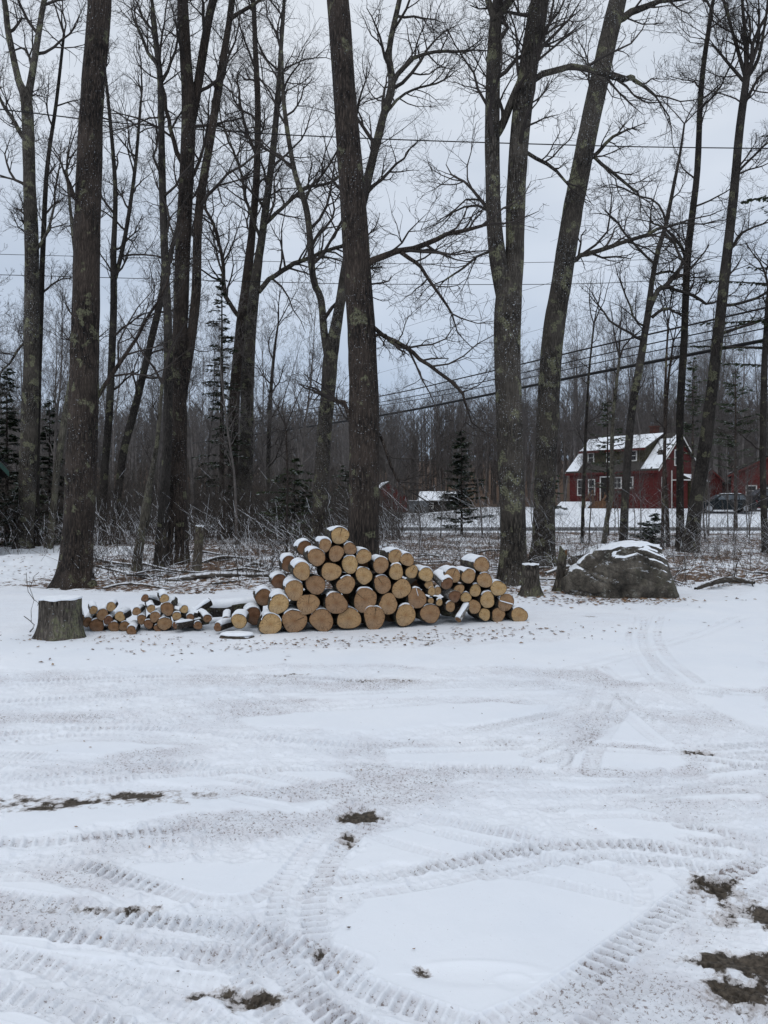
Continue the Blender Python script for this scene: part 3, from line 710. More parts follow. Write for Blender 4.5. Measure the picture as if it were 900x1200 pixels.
# ---- conifers
def foliage_mat(name, c1, c2, snow=0.0):
    m, nt, b = mat(name); co = coords(nt)
    c = ramp(nt, noise(nt, co, 3.5, 4), [(0.3, c1), (0.7, c2)])
    if snow:
        k = noise(nt, co, 9, 3); f = ramp(nt, mth(nt, 'ADD', k, mth(nt, 'MULTIPLY', upness(nt), 0.15)), [(0.70-snow*0.1, 0.0), (0.74-snow*0.1, 0.7)])
        c = mix(nt, f, c, (0.6, 0.64, 0.68))
    nt.links.new(c, b.inputs['Base Color']); return m
M_HEM = foliage_mat('hemlock_needles', (0.020, 0.032, 0.016), (0.062, 0.088, 0.042), 0.2)
M_PINE = foliage_mat('pine_needles', (0.034, 0.052, 0.024), (0.085, 0.115, 0.05), 0.1)
def conifer(name, label, px, D, ytop, wpx, seed, nwh=26, z0f=0.12, sparse=0.0, group=None, droop=-0.25, mt=None, lean=0, trunkw=None, fullness=1.0):
    rg = random.Random(seed); base = P(px, 0, D); gx, gy = float(base[0]), float(base[1]); z0 = gh(gx, gy)
    Ht = CAMZ+(590-ytop)*D/900-z0; R = wpx*0.5*D/900
    th = thing(name, label, 'tree', (gx, gy, z0), None, group)
    tr = (trunkw*0.5*D/900) if trunkw else Ht*0.012
    n = 12; pts = np.array([[gx+lean*(k/n)**2, gy, z0-0.1+Ht*k/n] for k in range(n+1)]); rad = np.array([tr*(1-0.92*k/n)+0.004 for k in range(n+1)])
    v, f = stem_mesh(pts, rad, 9, rg, 0.05, 0.3); mesh_obj('trunk', v, f, M_BARK, th, smooth=True)
    br = []; Q = []
    for w in range(nwh):
        t = z0f+(1-z0f)*(w+rg.random()*0.6)/nwh
        if rg.random() < sparse: continue
        rr = R*(1-t)**0.75*1.1+0.06
        for k in range(rg.choice([3, 4, 5, 6])):
            t = min(.99, z0f+(1-z0f)*(w+rg.uniform(-1.2, 1.6))/nwh); t = max(z0f*.6, t)
            az = rg.uniform(0, 6.283); L = rr*rg.uniform(0.35, 1.25); p = np.array([gx+lean*t*t, gy, z0+Ht*t]); d = np.array([math.cos(az), math.sin(az), 0.15])
            bp = [p.copy()]; m = 7
            for i in range(m-1):
                d = d+np.array([rg.gauss(0, .08), rg.gauss(0, .08), droop*rg.uniform(-.05, .5)]); d /= np.linalg.norm(d); p = p+d*L/(m-1); bp.append(p.copy())
            br.append(([tuple(q) for q in bp], [max(0.003, 0.018*L*(1-i/m)) for i in range(m)]))
            nn = int(L*60*fullness)+5
            for i in range(nn):
                u = rg.uniform(0.12, 1)*(m-1); q = min(m-2, int(u)); c = bp[q]*(1-(u-q))+bp[q+1]*(u-q)
                s = rg.uniform(0.07, 0.17)*(0.7+D/45); side = rg.choice([-1, 1]); az2 = az+side*rg.uniform(0.4, 1.2)
                e = np.array([math.cos(az2), math.sin(az2), rg.uniform(-0.45, 0.15)]); wv = np.array([-e[1], e[0], rg.uniform(-.5, .5)])*s*0.16
                c = c+np.array([rg.gauss(0, .02), rg.gauss(0, .02), rg.gauss(0, .02)])
                Q.append((c-wv*0.4, c+wv*0.4, c+e*s*0.6+wv, c+e*s, ))
                Q.append((c, c+e*s*0.5+wv*1.6, c+e*s*0.9, c+e*s*0.5-wv*1.6))
    v2, f2 = tubes(br, 3); qa = np.array(Q).reshape(-1, 3); ff = np.arange(len(qa)).reshape(-1, 4)
    v3, f3 = merge([(v2, f2), (qa, ff)]); mesh_obj('crown', v3, f3, None, th, mats=[M_TWIG, mt or M_HEM], midx=[0]*len(f2)+[1]*len(ff))
    return th
conifer('hemlock_tree', 'tall slim hemlock with sparse dark tiers between the double-topped tree and trunk pair', 260, 33, 318, 66, 41, 30, 0.2, 0.15, fullness=0.8)
conifer('spruce_tree', 'bushy dark evergreen beside the grey shed beyond the log stack', 541, 38, 505, 60, 42, 26, 0.1, 0.0, droop=-0.1, fullness=1.6)
conifer('hemlock_tree', 'low broad green hemlock behind the upper left of the log pile', 345, 30, 538, 110, 43, 16, 0.1, 0.0, fullness=1.2, mt=M_PINE)
conifer('hemlock_tree', 'dark dense hemlock between the small cabin and the leftmost forked trunk', 8, 31, 430, 90, 44, 30, 0.05, 0.0, fullness=1.5)
conifer('hemlock_tree', 'dark hemlock filling the gap right of the leftmost forked trunk', 58, 33, 468, 84, 45, 26, 0.05, 0.0, fullness=1.5)
conifer('hemlock_tree', 'low dark hemlock screening the cabin wall beneath its snowy roof', 30, 29, 560, 100, 46, 18, 0.02, 0.0, fullness=1.6)
conifer('spruce_sapling', 'tiny dark spruce in the brush before the gable of the red house', 765, 29, 602, 44, 47, 9, 0.03, 0.0, droop=0.0, fullness=1.5)
conifer('pine_tree', 'thin pine with wispy green tufts in front of the red house dormer', 712, 40, 470, 70, 48, 15, 0.35, 0.2, droop=0.05, mt=M_PINE, fullness=0.55)
conifer('pine_tree', 'wispy pine rising behind the gable peak of the red house', 812, 58, 418, 80, 49, 18, 0.35, 0.15, droop=0.05, mt=M_PINE, fullness=0.5)
conifer('pine_tree', 'wispy pine before the red garage roof', 862, 50, 430, 100, 50, 18, 0.4, 0.15, droop=0.05, mt=M_PINE, fullness=0.55)
conifer('pine_tree', 'pine just past the right edge whose tufted boughs reach into view above the garage', 938, 26, 60, 300, 51, 18, 0.35, 0.25, droop=0.0, mt=M_PINE, fullness=0.8)
conifer('hemlock_tree', 'low green hemlock left of the far red barn', 405, 44, 545, 70, 52, 16, 0.05, 0.0, fullness=1.2, mt=M_PINE)
conifer('hemlock_tree', 'dark evergreen at the left gable of the red house', 640, 60, 520, 40, 53, 18, 0.05, 0.0, fullness=1.2)

# ---- prototypes of the wood behind: bare trees copied as individuals
def proto_tree(seed, Ht, nlimb, maxlvl=3, kids=(6, 4, 3, 2), rmin=0.008, spread=1.0):
    rg = random.Random(seed); out = {}
    pts = [(0, 0, -0.2)]; d = (rg.gauss(0, .03), rg.gauss(0, .03), 1); r0 = Ht*0.0075; rad = [r0*1.25]
    n = 12; p = pts[0]
    for k in range(n):
        d = norm((d[0]+rg.gauss(0, .045), d[1]+rg.gauss(0, .045), d[2]+0.2)); s = Ht/n
        p = (p[0]+d[0]*s, p[1]+d[1]*s, p[2]+d[2]*s); pts.append(p); rad.append(max(0.012, r0*(1-0.9*(k+1)/n)))
    along(pts, rad, out, 0, maxlvl, rg, nlimb, 0.30, Ht*0.24*spread, 0.16, kids, rmin, (25, 50))
    ps = [stem_mesh(np.array(pts), np.array(rad), 7, rg, 0.05, 0.2)]+[tubes(pl, [5, 3, 3, 3, 3][l]) for l, pl in out.items()]
    return merge(ps)
def far_protos(n, **kw):
    out = []
    for i in range(n):
        v, f = proto_tree(100+i, 15+2.0*(i % 3), 16+(i % 4)*3, **kw)
        me = mesh_obj('bare_tree', v, f, M_TWIG_HAZED); out.append(me)
    return out
protos = far_protos(9)
rg = random.Random(77)
used = [False]*len(protos)
def put(x, y, sc, lab, grp, idx=None):
    i = rg.randrange(len(protos)) if idx is None else idx
    o = protos[i] if not used[i] else protos[i].copy()
    if used[i]: COL.objects.link(o)
    used[i] = True
    o.location = (x, y, gz1(x, y)); o.rotation_euler = (rg.gauss(0, .025), rg.gauss(0, .025), rg.uniform(0, 6.28)); s = sc*rg.uniform(0.85, 1.15); o.scale = (s, s, s)
    tag(o, lab, 'tree', grp); return o
occ = []
def free(x, y, dmin):
    for a, b in occ:
        if (a-x)**2+(b-y)**2 < dmin*dmin: return False
    occ.append((x, y)); return True
cnt = 0
def scatter(n, fx, fd, sc, lab, grp, dmin=1.2):
    k = 0; tr = 0
    while k < n and tr < n*30:
        tr += 1; D = rg.uniform(*fd); px = rg.uniform(*fx); x = (px-450)*D/900
        if 43.5 < D < 52.5: continue
        if 52 < D < 76 and px > 585: continue
        if not free(x, D, dmin): continue
        put(x, D, sc, lab, grp); k += 1
scatter(18, (-60, 400), (29, 43), 0.58, 'slender bare tree of the left-hand wood between the big trunks and the road', 'bare trees of the left-hand wood', 1.6)
scatter(26, (-80, 240), (53, 85), 0.86, 'slender bare tree beyond the road on the left', 'bare trees beyond the road, left', 1.8)
scatter(20, (240, 445), (56, 90), 0.62, 'slender bare tree beyond the road, behind the tall log stack', 'bare trees beyond the road, centre', 1.8)
scatter(24, (620, 900), (29, 43), 0.24, 'thin young tree standing in the brush before the red house', 'young trees before the red house', 1.2)
scatter(8, (455, 620), (31, 43), 0.30, 'small bare understory tree beyond the logs', 'small bare trees beyond the logs', 1.6)
scatter(26, (430, 600), (106, 130), 0.95, 'bare tree of the far wood behind the barn and shed', 'bare trees behind the far barn', 1.6)
scatter(96, (590, 1000), (80, 112), 1.04, 'tall bare tree of the wood behind the red house and garage', 'bare trees behind the red house', 1.4)
for i, o in enumerate(protos):
    if not used[i]: put(rg.uniform(10, 40), 100, 1.0, 'tall bare tree of the wood behind the red house and garage', 'bare trees behind the red house', i)

def far_woods():                       # the solid distant wood
    rg = random.Random(5); polys = []; big = []
    for i in range(1500):
        D = rg.uniform(108, 200); x = rg.uniform(-0.75, 0.75)*D; z = gz1(x, D); Ht = rg.uniform(11, 15)*(1+0.15*rg.random())
        if x > 8: Ht *= 1.1
        tx, ty = rg.gauss(0, .5), rg.gauss(0, .5)
        big.append(([(x+tx*k/4, D+ty*k/4, z+Ht*k/4) for k in range(5)], [0.15, .12, .09, .05, .02]))
        for k in range(24):
            t = rg.uniform(0.15, 0.98); az = rg.uniform(0, 6.28); L = rg.uniform(1.5, 3.8)*(1.2-0.7*t); p = (x+tx*t, D+ty*t, z+Ht*t)
            q = (p[0]+math.cos(az)*L*.35, p[1]+math.sin(az)*L*.35, p[2]+L*.4); e = (q[0]+math.cos(az+.5)*L*.25, q[1]+math.sin(az+.5)*L*.25, q[2]+L*.5)
            polys.append(([p, q, e], [0.05, .035, .018]))
            for j in range(3):
                a2 = az+rg.gauss(0, 1.0); l2 = L*.4
                polys.append(([q, (q[0]+math.cos(a2)*l2*.6, q[1]+math.sin(a2)*l2*.6, q[2]+l2*.6), (q[0]+math.cos(a2)*l2, q[1]+math.sin(a2)*l2, q[2]+l2*1.3)], [0.03, .022, .012]))
    v, f = merge([tubes(big, 4), tubes(polys, 3)])
    o = mesh_obj('far_wood', v, f, M_TWIG_HAZED); tag(o, 'distant leafless wood closing the view beyond the houses', 'wood', kind='stuff')
far_woods()

def brush():                           # thin stems and seedlings under the trees
    rg = random.Random(9); polys = []
    for i in range(6300):
        u = rg.random(); D = 14.8+27.5*u**1.25; x = rg.uniform(-0.68, 0.68)*D
        if x < -0.40*D and D < 24: continue
        if rg.random() > 1.25*fbm(np.array([x*.5]), np.array([D*.5]), 87, 2)[0]**1.5*2: continue
        if abs(x-3.9) < 1.6 and D < 15.5: continue
        if D < 19 and 205 < 450+900*x/D < 255: continue
        dens = (1.0 if x < 0 else 0.6)*(0.35 if x > 2 and D > 24 else 1)
        if rg.random() > dens: continue
        z = gh(x, D); hgt = rg.uniform(0.25, 1.1)*(1+D/22*rg.random()); az = rg.uniform(0, 6.28); l = rg.uniform(0.15, 1.5)
        p = (x, D, z-0.03); m = (x+math.cos(az)*l*.35*hgt, D+math.sin(az)*l*.35*hgt, z+hgt*.6); e = (x+math.cos(az)*l*hgt, D+math.sin(az)*l*hgt, z+hgt)
        r = rg.uniform(0.003, 0.007)
        polys.append(([p, m, e], [r, r*.7, r*.4]))
        for j in range(rg.randint(2, 6)):
            t = rg.uniform(0.2, 1); c = tuple(p[k]*(1-t)+e[k]*t for k in range(3)); a2 = rg.uniform(0, 6.28); l2 = hgt*rg.uniform(.15, .4)
            c2 = (c[0]+math.cos(a2)*l2*.5, c[1]+math.sin(a2)*l2*.5, c[2]+l2*.5)
            polys.append(([c, c2, (c2[0]+rg.gauss(0, .1)*l2*3, c2[1]+rg.gauss(0, .1)*l2*3, c2[2]+l2*.4)], [r*.6, r*.5, r*.35]))
    v, f = tubes(polys, 3)
    o = mesh_obj('undergrowth', v, f, M_BRUSH); tag(o, 'tangle of thin bare stems and seedlings under the trees', 'undergrowth', kind='stuff')
brush()

def thicket():                         # dense leafless scrub along the road and beyond it on the left
    rg = random.Random(19); polys = []
    for i in range(2500):
        D = rg.choice([rg.uniform(30, 43.5), rg.uniform(53, 80)]); px = rg.uniform(-60, 610) if D > 52 else rg.uniform(-60, 470)
        x = (px-450)*D/900; z = gz1(x, D); hgt = rg.uniform(0.8, 3.0)*(1.1 if px < 330 else 0.9); az = rg.uniform(0, 6.28); l = rg.uniform(0.1, .9)
        if D > 52 and 425 < px < 600: hgt *= 0.30
        if D > 52 and px > 590: continue
        p = (x, D, z-.05); m = (x+math.cos(az)*l*.35*hgt, D+math.sin(az)*l*.35*hgt, z+hgt*.55); e = (x+math.cos(az)*l*hgt, D+math.sin(az)*l*hgt, z+hgt); r = 0.012*rg.uniform(.6, 1.5)
        polys.append(([p, m, e], [r, r*.7, r*.4]))
        for j in range(9):
            t = rg.uniform(0.2, 1); c = tuple(p[k]*(1-t)+e[k]*t for k in range(3)); a2 = rg.uniform(0, 6.28); l2 = hgt*rg.uniform(.15, .42)
            c2 = (c[0]+math.cos(a2)*l2*.5, c[1]+math.sin(a2)*l2*.5, c[2]+l2*.45); e2 = (c2[0]+math.cos(a2+.4)*l2*.4, c2[1]+math.sin(a2+.4)*l2*.4, c2[2]+l2*.5)
            polys.append(([c, c2, e2], [r*.6, r*.45, r*.3]))
            polys.append(([c2, ((c2[0]+e2[0])/2+rg.gauss(0, .15), c2[1], c2[2]+l2*.2), (c2[0]+rg.gauss(0, .4), c2[1]+rg.gauss(0, .3), c2[2]+l2*.35)], [r*.4, r*.3, r*.25]))
    v, f = tubes(polys, 3)
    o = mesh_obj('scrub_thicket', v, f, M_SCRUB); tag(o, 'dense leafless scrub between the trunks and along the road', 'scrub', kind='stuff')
thicket()

def leaves():
    rg = random.Random(4); Q = []
    m, nt, b = mat('dead_leaf'); at = nd(nt, 'ShaderNodeAttribute', _attribute_name='tone')
    c = ramp(nt, at.outputs['Fac'], [(0.0, (0.05, 0.03, 0.02)), (0.5, (0.16, 0.085, 0.045)), (0.85, (0.26, 0.16, 0.09)), (1.0, (0.33, 0.25, 0.17))]); nt.links.new(c, b.inputs['Base Color'])
    tone = []
    def leaf(x, y, s):
        z = gh(x, y)+0.006; a = rg.uniform(0, 6.28); t = rg.uniform(-.5, .8); ca, sa = math.cos(a)*s, math.sin(a)*s
        h1, h2_ = rg.uniform(0, .6)*s, rg.uniform(-.1, .5)*s
        Q.append(((x-ca, y-sa, z+h1*.4), (x+sa*.45, y-ca*.45, z+h2_), (x+ca, y+sa, z+h1), (x-sa*.45, y+ca*.45, z+h2_*.3))); tone.extend([rg.random()]*4)
    for i in range(15000):
        D = 13.6+22*rg.random()**1.8; x = rg.uniform(-0.62, 0.62)*D
        if x < -0.42*D and rg.random() < 0.75: continue
        if x > 5.2 and D < 14.8: continue
        if fbm(np.array([x*.8]), np.array([D*.8]), 91, 2)[0] < 0.40: continue
        leaf(x, D, rg.uniform(.025, .06))
    for i in range(420):
        x = rg.gauss(0.2, 1.7); leaf(x, 9.1+0.26*(x-0.2)+rg.gauss(0, .28), rg.uniform(.012, .038))
    for i in range(160):
        x = rg.gauss(-3.2, .8); leaf(x, 9.1+rg.gauss(0, .2), rg.uniform(.012, .03))
    for i in range(380):
        leaf(rg.gauss(3.6, .9), 12.7+rg.gauss(0, .35), rg.uniform(.02, .055))
    for i in range(170):
        D = 2.6+6.5*rg.random(); leaf(rg.uniform(-.55, .55)*D, D, rg.uniform(.004, .013))
    qa = np.array(Q).reshape(-1, 3); o = mesh_obj('leaf_litter', qa, np.arange(len(qa)).reshape(-1, 4), m)
    a = o.data.attributes.new('tone', 'FLOAT', 'POINT'); a.data.foreach_set('value', np.array(tone, dtype=np.float32))
    tag(o, 'scattered brown fallen leaves on the snow', 'leaves', kind='stuff')
leaves()

# ------------------------------------------------------------------ logs
def cyl_log(name, label, cx, y, cz, r, L, ax, seed, group, endm=None, barkm=None, snow=0.0, cat='log', snow_len=1.0, rim=False, crack=False, strip=None):
    """a cut log: front face centre (cx,y,cz), axis ax pointing from the face backwards"""
    rg = random.Random(seed); ax = np.array(ax)/np.linalg.norm(ax)
    th = thing(name, label, cat, (float(cx), float(y), float(cz)), None, group)
    c0 = np.array([cx, y, cz]); up = np.array([0, 0, 1.0]); u = np.cross(ax, up); u /= np.linalg.norm(u); w = np.cross(u, ax)
    ns = 30; nr_ = 7; ang = np.arange(ns)*2*math.pi/ns; s0 = rg.randint(0, 9999)
    ell = 1+0.07*np.cos(2*ang+rg.random()*6)+0.045*np.cos(3*ang+rg.random()*6)+0.10*(vnoise(4+2.2*np.cos(ang), 4+2.2*np.sin(ang)+seed, 7)-.5)
    V = []; F = []
    for k in range(nr_):
        t = k/(nr_-1); nzs = 1+0.09*(vnoise(ang*5.1+3, ang*0+t*5+s0 % 50, s0)-0.5)
        rr = r*ell*nzs*(1+0.03*math.sin(t*5+s0))
        if k == 0: rr = r*ell
        V.append(c0+ax*L*t+rr[:, None]*(np.cos(ang)[:, None]*u+np.sin(ang)[:, None]*w))
    for k in range(nr_-1):
        for i in range(ns): j = (i+1) % ns; F.append((k*ns+i, k*ns+j, (k+1)*ns+j, (k+1)*ns+i))
    V = list(np.concatenate(V))+[c0+ax*L]; F += [((nr_-1)*ns+i, (nr_-1)*ns+(i+1) % ns, nr_*ns, nr_*ns) for i in range(0)]; nb_ = len(V)-1
    F = [tuple(f) for f in F]+[((nr_-1)*ns+i, (nr_-1)*ns+(i+1) % ns, nb_) for i in range(ns)]
    mesh_obj('bark', V, F, barkm or M_LOGBARK, th, smooth=True)
    # cut faces (front and back) in one mesh
    fv = []; ff = []; rad = []
    for side, cc in ((0, c0),):
        b = len(fv); tl = (rg.uniform(-.06, .06), rg.uniform(-.06, .06))
        fv.append(cc+(-ax if side == 0 else ax)*0.003); rad.append(0.0)
        for q, fr in enumerate((0.33, 0.66, 0.93, 0.965)):
            for i in range(ns):
                rr = r*ell[i]*fr if side == 0 else r*0.95*fr
                fv.append(cc+(-ax if side == 0 else ax)*(0.003 if fr < .95 else -0.001)+rr*(math.cos(ang[i])*u+math.sin(ang[i])*w)); rad.append(fr)
        for i in range(ns):
            j = (i+1) % ns; ff.append((b, b+1+j, b+1+i) if side else (b, b+1+i, b+1+j))
            for q in range(3):
                o = b+1+q*ns; ff.append((o+i, o+ns+i, o+ns+j, o+j))
    fo = mesh_obj('cut_face', fv, ff, endm or M_END, th)
    a = fo.data.attributes.new('rad', 'FLOAT', 'POINT'); a.data.foreach_set('value', np.array(rad, dtype=np.float32))
    a = fo.data.attributes.new('rv', 'FLOAT_VECTOR', 'POINT')
    rvv = [(0.0, 0.0, 0.0)]
    for fr in (0.33, 0.66, 0.93, 0.965): rvv += [(math.cos(t)*3.0, math.sin(t)*3.0, fr*1.2) for t in ang]
    a.data.foreach_set('vector', np.array(rvv, dtype=np.float32).ravel())
    if crack:
        d = rg.uniform(0.2, 2.6); m = MB(); e = np.array([0., 0, 0]); dirv = math.cos(d)*u+math.sin(d)*w; pv = -math.sin(d)*u+math.cos(d)*w
        m.poly([c0-ax*.0045+dirv*r*.05-pv*.001, c0-ax*.0045+dirv*r*.8-pv*.004, c0-ax*.0045+dirv*r*.85+pv*.004, c0-ax*.0045+dirv*r*.05+pv*.001], -ax*0.001)
        m.build('drying_crack', M_DARK, th)
    if snow > 0 or rim:
        th_ = 0.018*snow if snow > 0 else 0.010
        half = math.radians(62*(0.7+0.4*snow)) if snow > 0 else math.radians(rg.uniform(28, 50)); cen = math.radians(90+rg.uniform(-8, 12)); na = 13; nk = 9
        SV = []; l1 = L*snow_len if snow > 0 else 0.05
        for k in range(nk):
            t = k/(nk-1); dd = l1*t-(0.004 if not snow else 0.01)
            e = math.sin(math.pi*min(1, 0.16+t*0.9)) if snow > 0 else 1
            hw_ = half*(0.85+0.3*vnoise(np.array([t*3.0+seed]), np.array([seed*.7]), 3)[0])
            for i in range(na):
                q = -1+2*i/(na-1); a_ = cen-q*hw_
                el = 1+0.055
                bl = vnoise(np.array([t*4+seed]), np.array([q*2.2+seed]), 11)[0]
                tt = max(0, 1-abs(q)**2.6)*th_*(0.1+1.25*bl)*(1 if 0 < k < nk-1 else 0.35)
                rr = r*(np.interp(a_ % (2*math.pi), ang, ell))+tt-(0.010 if abs(q) > .95 else 0.001)+0.003
                SV.append(c0+ax*dd+rr*(math.cos(a_)*u+math.sin(a_)*w))
        SF = []
        for k in range(nk-1):
            for i in range(na-1): b = k*na+i; SF.append((b, b+1, b+na+1, b+na))
        # front lip so the cap has a closed front
        b0 = len(SV)
        for i in range(na):
            q = -1+2*i/(na-1); a_ = cen-q*half; SV.append(c0+ax*0.006+(r*0.975)*(math.cos(a_)*u+math.sin(a_)*w))
        for i in range(na-1): SF.append((b0+i, b0+i+1, i+1, i))
        mesh_obj('snow_cap', SV, np.array([f for f in SF]), M_SNOW, th, smooth=True)
    if strip:
        x0, x1, z0, z1 = strip; m = MB()
        m.poly([c0-ax*.006+u*x0*-r+w*z0*r, c0-ax*.006+u*x1*-r+w*z1*r, c0-ax*.006+u*x1*-r+w*(z1+.1)*r, c0-ax*.006+u*x0*-r+w*(z0+.12)*r], -ax*0.018); m.build('snow_strip', M_SNOW, th, bevel=0.004)
    return th
M_DARK, _nt, _b = mat('dark'); _b.inputs['Base Color'].default_value = (0.02, 0.014, 0.01, 1)
def pile_D(px): return 9.42+(px-317)*0.0033
PAX = (-0.22, 0.975, 0.0)
ORD = ['first', 'second', 'third', 'fourth', 'fifth', 'sixth', 'seventh', 'eighth', 'ninth', 'tenth']
def rowlogs(rows, what, group, seed0, L=0.46, smin=0):
    k = 0
    for rname, items in rows:
        items = sorted(items, key=lambda q: q[0])
        for i, it in enumerate(items):
            px, py, r, sn = it[:4]; ex = it[4] if len(it) > 4 else {}
            rg = random.Random(seed0+k); D = pile_D(px)+rg.uniform(-.035, .035)+ex.get('dD', 0); c = P(px, py, D); rr = r*D/900
            gzz = gh(c[0], c[1]+0.1)
            if ex.get('ground') or c[2]-rr < gzz-0.03: c[2] = max(c[2], gzz+rr*0.82)
            lk = ex.get('look', 'large round' if r > 12 else ('medium' if r > 8.5 else 'small'))
            sw = 'snow-topped ' if sn > 0.5 else ''
            pos = (ORD[i]+' from left in '+rname+' of '+what)
            lab = ex.get('label') or f'{sw}{lk} log, {pos}'
            ax = np.array(PAX)+np.array([rg.uniform(-.06, .06)+ex.get('dx', 0), 0, rg.uniform(-.03, .03)+ex.get('dz', 0)])
            cyl_log('log', lab, c[0], c[1], c[2], rr*1.03, L*rg.uniform(.92, 1.08)*ex.get('L', 1), ax, seed0*10+k, group, ex.get('end'), ex.get('bark'), sn, rim=(sn == 0 and rg.random() < .75), crack=rg.random() < .3, strip=ex.get('strip'))
            k += 1
rowlogs([
 ('bottom row', [(317,731.6,12.6,1),(345,728,14,.8),(377,727,13.6,.4),(409,725,13.6,.2),(439,724,13.3,0),(475.5,721,12.4,0,{'look': 'dark-hearted'}),(504.5,719,11.5,.3,{'look': 'half buried'})]),
 ('second row up', [(327,708,11.5,1),(361,708,12.5,0),(394,707,13,.2),(428,703,14,0,{'look': 'oval rough-edged'}),(455,708,11.8,0),(488.5,701,11.8,.0,{'strip': (-.1, .1, .2, 0.9)})]),
 ('third row up', [(345,691.6,11.5,1),(370,685.6,11.4,0),(405.4,685.4,10.8,0),(426.5,674.5,10,.1),(448.3,684.7,10.6,0),(470.5,690,11.2,0)]),
 ('fourth row up', [(354,669.6,10.4,1),(388,670,11.2,0),(410,661.6,10.2,0),(446.4,662.2,9.4,.6),(464.5,670,9,0),(482.7,670,7.6,0),(499.5,673.5,8.5,.7)]),
 ('fifth row up', [(371,653,10.2,1),(394,648.6,9.2,0),(410,643,7.6,.3),(426,652,8.8,.8),(463,652,8.3,.8),(477,656,8,.6)]),
 ('the peak pair', [(381,639,7.7,1),(398.4,627.8,10.4,.8)]),
], 'tall main stack', 'cut logs of the tall main stack', 1000)
rowlogs([
 ('bottom row', [(556,711,8,0,{'look': 'orange-faced'}),(568,720,7.2,0),(584,721,8.6,0),(608.5,721,9.5,.5)]),
 ('second row up', [(546,700,6.2,0,{'look': 'dark'}),(571.5,703,9.4,0),(593,706,10.2,.4,{'strip': (-.75, .8, -.25, .2), 'look': 'snow-streaked'})]),
 ('third row up', [(538,691,6.3,0,{'look': 'dark'}),(557,692,7.2,0),(568,680,9,0),(584,689.5,9.2,.9)]),
 ('top row', [(530.6,674.4,9,1),(549,675,8.6,.4,{'look': 'pale swirled'}),(564.4,661.8,9.4,.9)]),
], 'small right-hand stack', 'cut logs of the small right-hand stack', 2000)
rowlogs([
 ('lower part', [(515,706,4,0),(505,704,3.6,0),(528,711,6,0)]),
 ('upper part', [(503,685.5,5.4,0),(506,693,5,0),(512.7,692.6,4.8,0)]),
], 'gap between the two stacks', 'thin logs in the gap between the stacks', 3000, L=.4)
def loose(name, label, p0, p1, r, seed, bark=None, snow=1.0, group=None, endm=None, L=None):
    a = np.array(p0); b = np.array(p1); d = b-a; return cyl_log(name, label, a[0], a[1], a[2], r, np.linalg.norm(d), d, seed, group, endm or M_END_OLD, bark, snow)
def Q_(px, py, dD=0): return P(px, py, pile_D(px)+dD)
loose('log', 'snowy birch log tipped over in the gap between the two stacks, upper', Q_(524,684,-.05), Q_(512,674,.3), .085, 51, M_BIRCH, .8)
loose('log', 'mottled grey log lying askew below the tipped birch log in the gap', Q_(533,699,-.05), Q_(519,690,.3), .085, 52, M_BIRCH, .0)
loose('log', 'thin white birch piece slanting on the snow at the foot of the gap', Q_(537,726,-.12), Q_(548,708,.05), .045, 53, M_BIRCH, .6)
loose('log', 'dark log behind the gap between the two stacks', Q_(541,718,.1), Q_(520,714,.4), .08, 54, None, .0)
# second rank seen over the stepped left side
k = 0
for (px, py, r, dl) in [(297,722,10.5,'lowest'),(309,700,10,'second lowest'),(328,682,9.5,'middle'),(339,661,9.5,'second highest'),(358,643,9.5,'highest')]:
    D = pile_D(px)+.52; c = P(px, py, D); rr = r*D/900; c[2] = max(c[2], gh(c[0], c[1])+rr*.9)
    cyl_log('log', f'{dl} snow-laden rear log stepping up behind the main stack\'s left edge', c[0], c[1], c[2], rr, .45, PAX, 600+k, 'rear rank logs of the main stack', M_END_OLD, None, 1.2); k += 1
k = 0
for (px, py, r, dl) in [(372,700,12,'left'),(404,700,12,'left centre'),(434,690,12,'centre'),(464,690,12,'right centre'),(490,690,11,'right'),(384,660,11,'upper left'),(425,668,10,'upper right'),(560,700,10,'far right'),(540,705,10,'rightmost gap'),(390,725,12,'low left'),(425,725,12,'low centre'),(460,722,12,'low right'),(350,718,12,'low far left'),(575,690,8,'upper far right'),(520,712,9,'low gap')]:
    D = pile_D(px)+.55; c = P(px, py, D); rr = r*D/900; c[2] = max(c[2], gh(c[0], c[1])+rr*.9)
    cyl_log('log', f'dark rear log glimpsed through the {dl} chinks of the stack', c[0], c[1], c[2], rr, .42, PAX, 700+k, 'rear rank logs of the main stack', M_END_OLD); k += 1

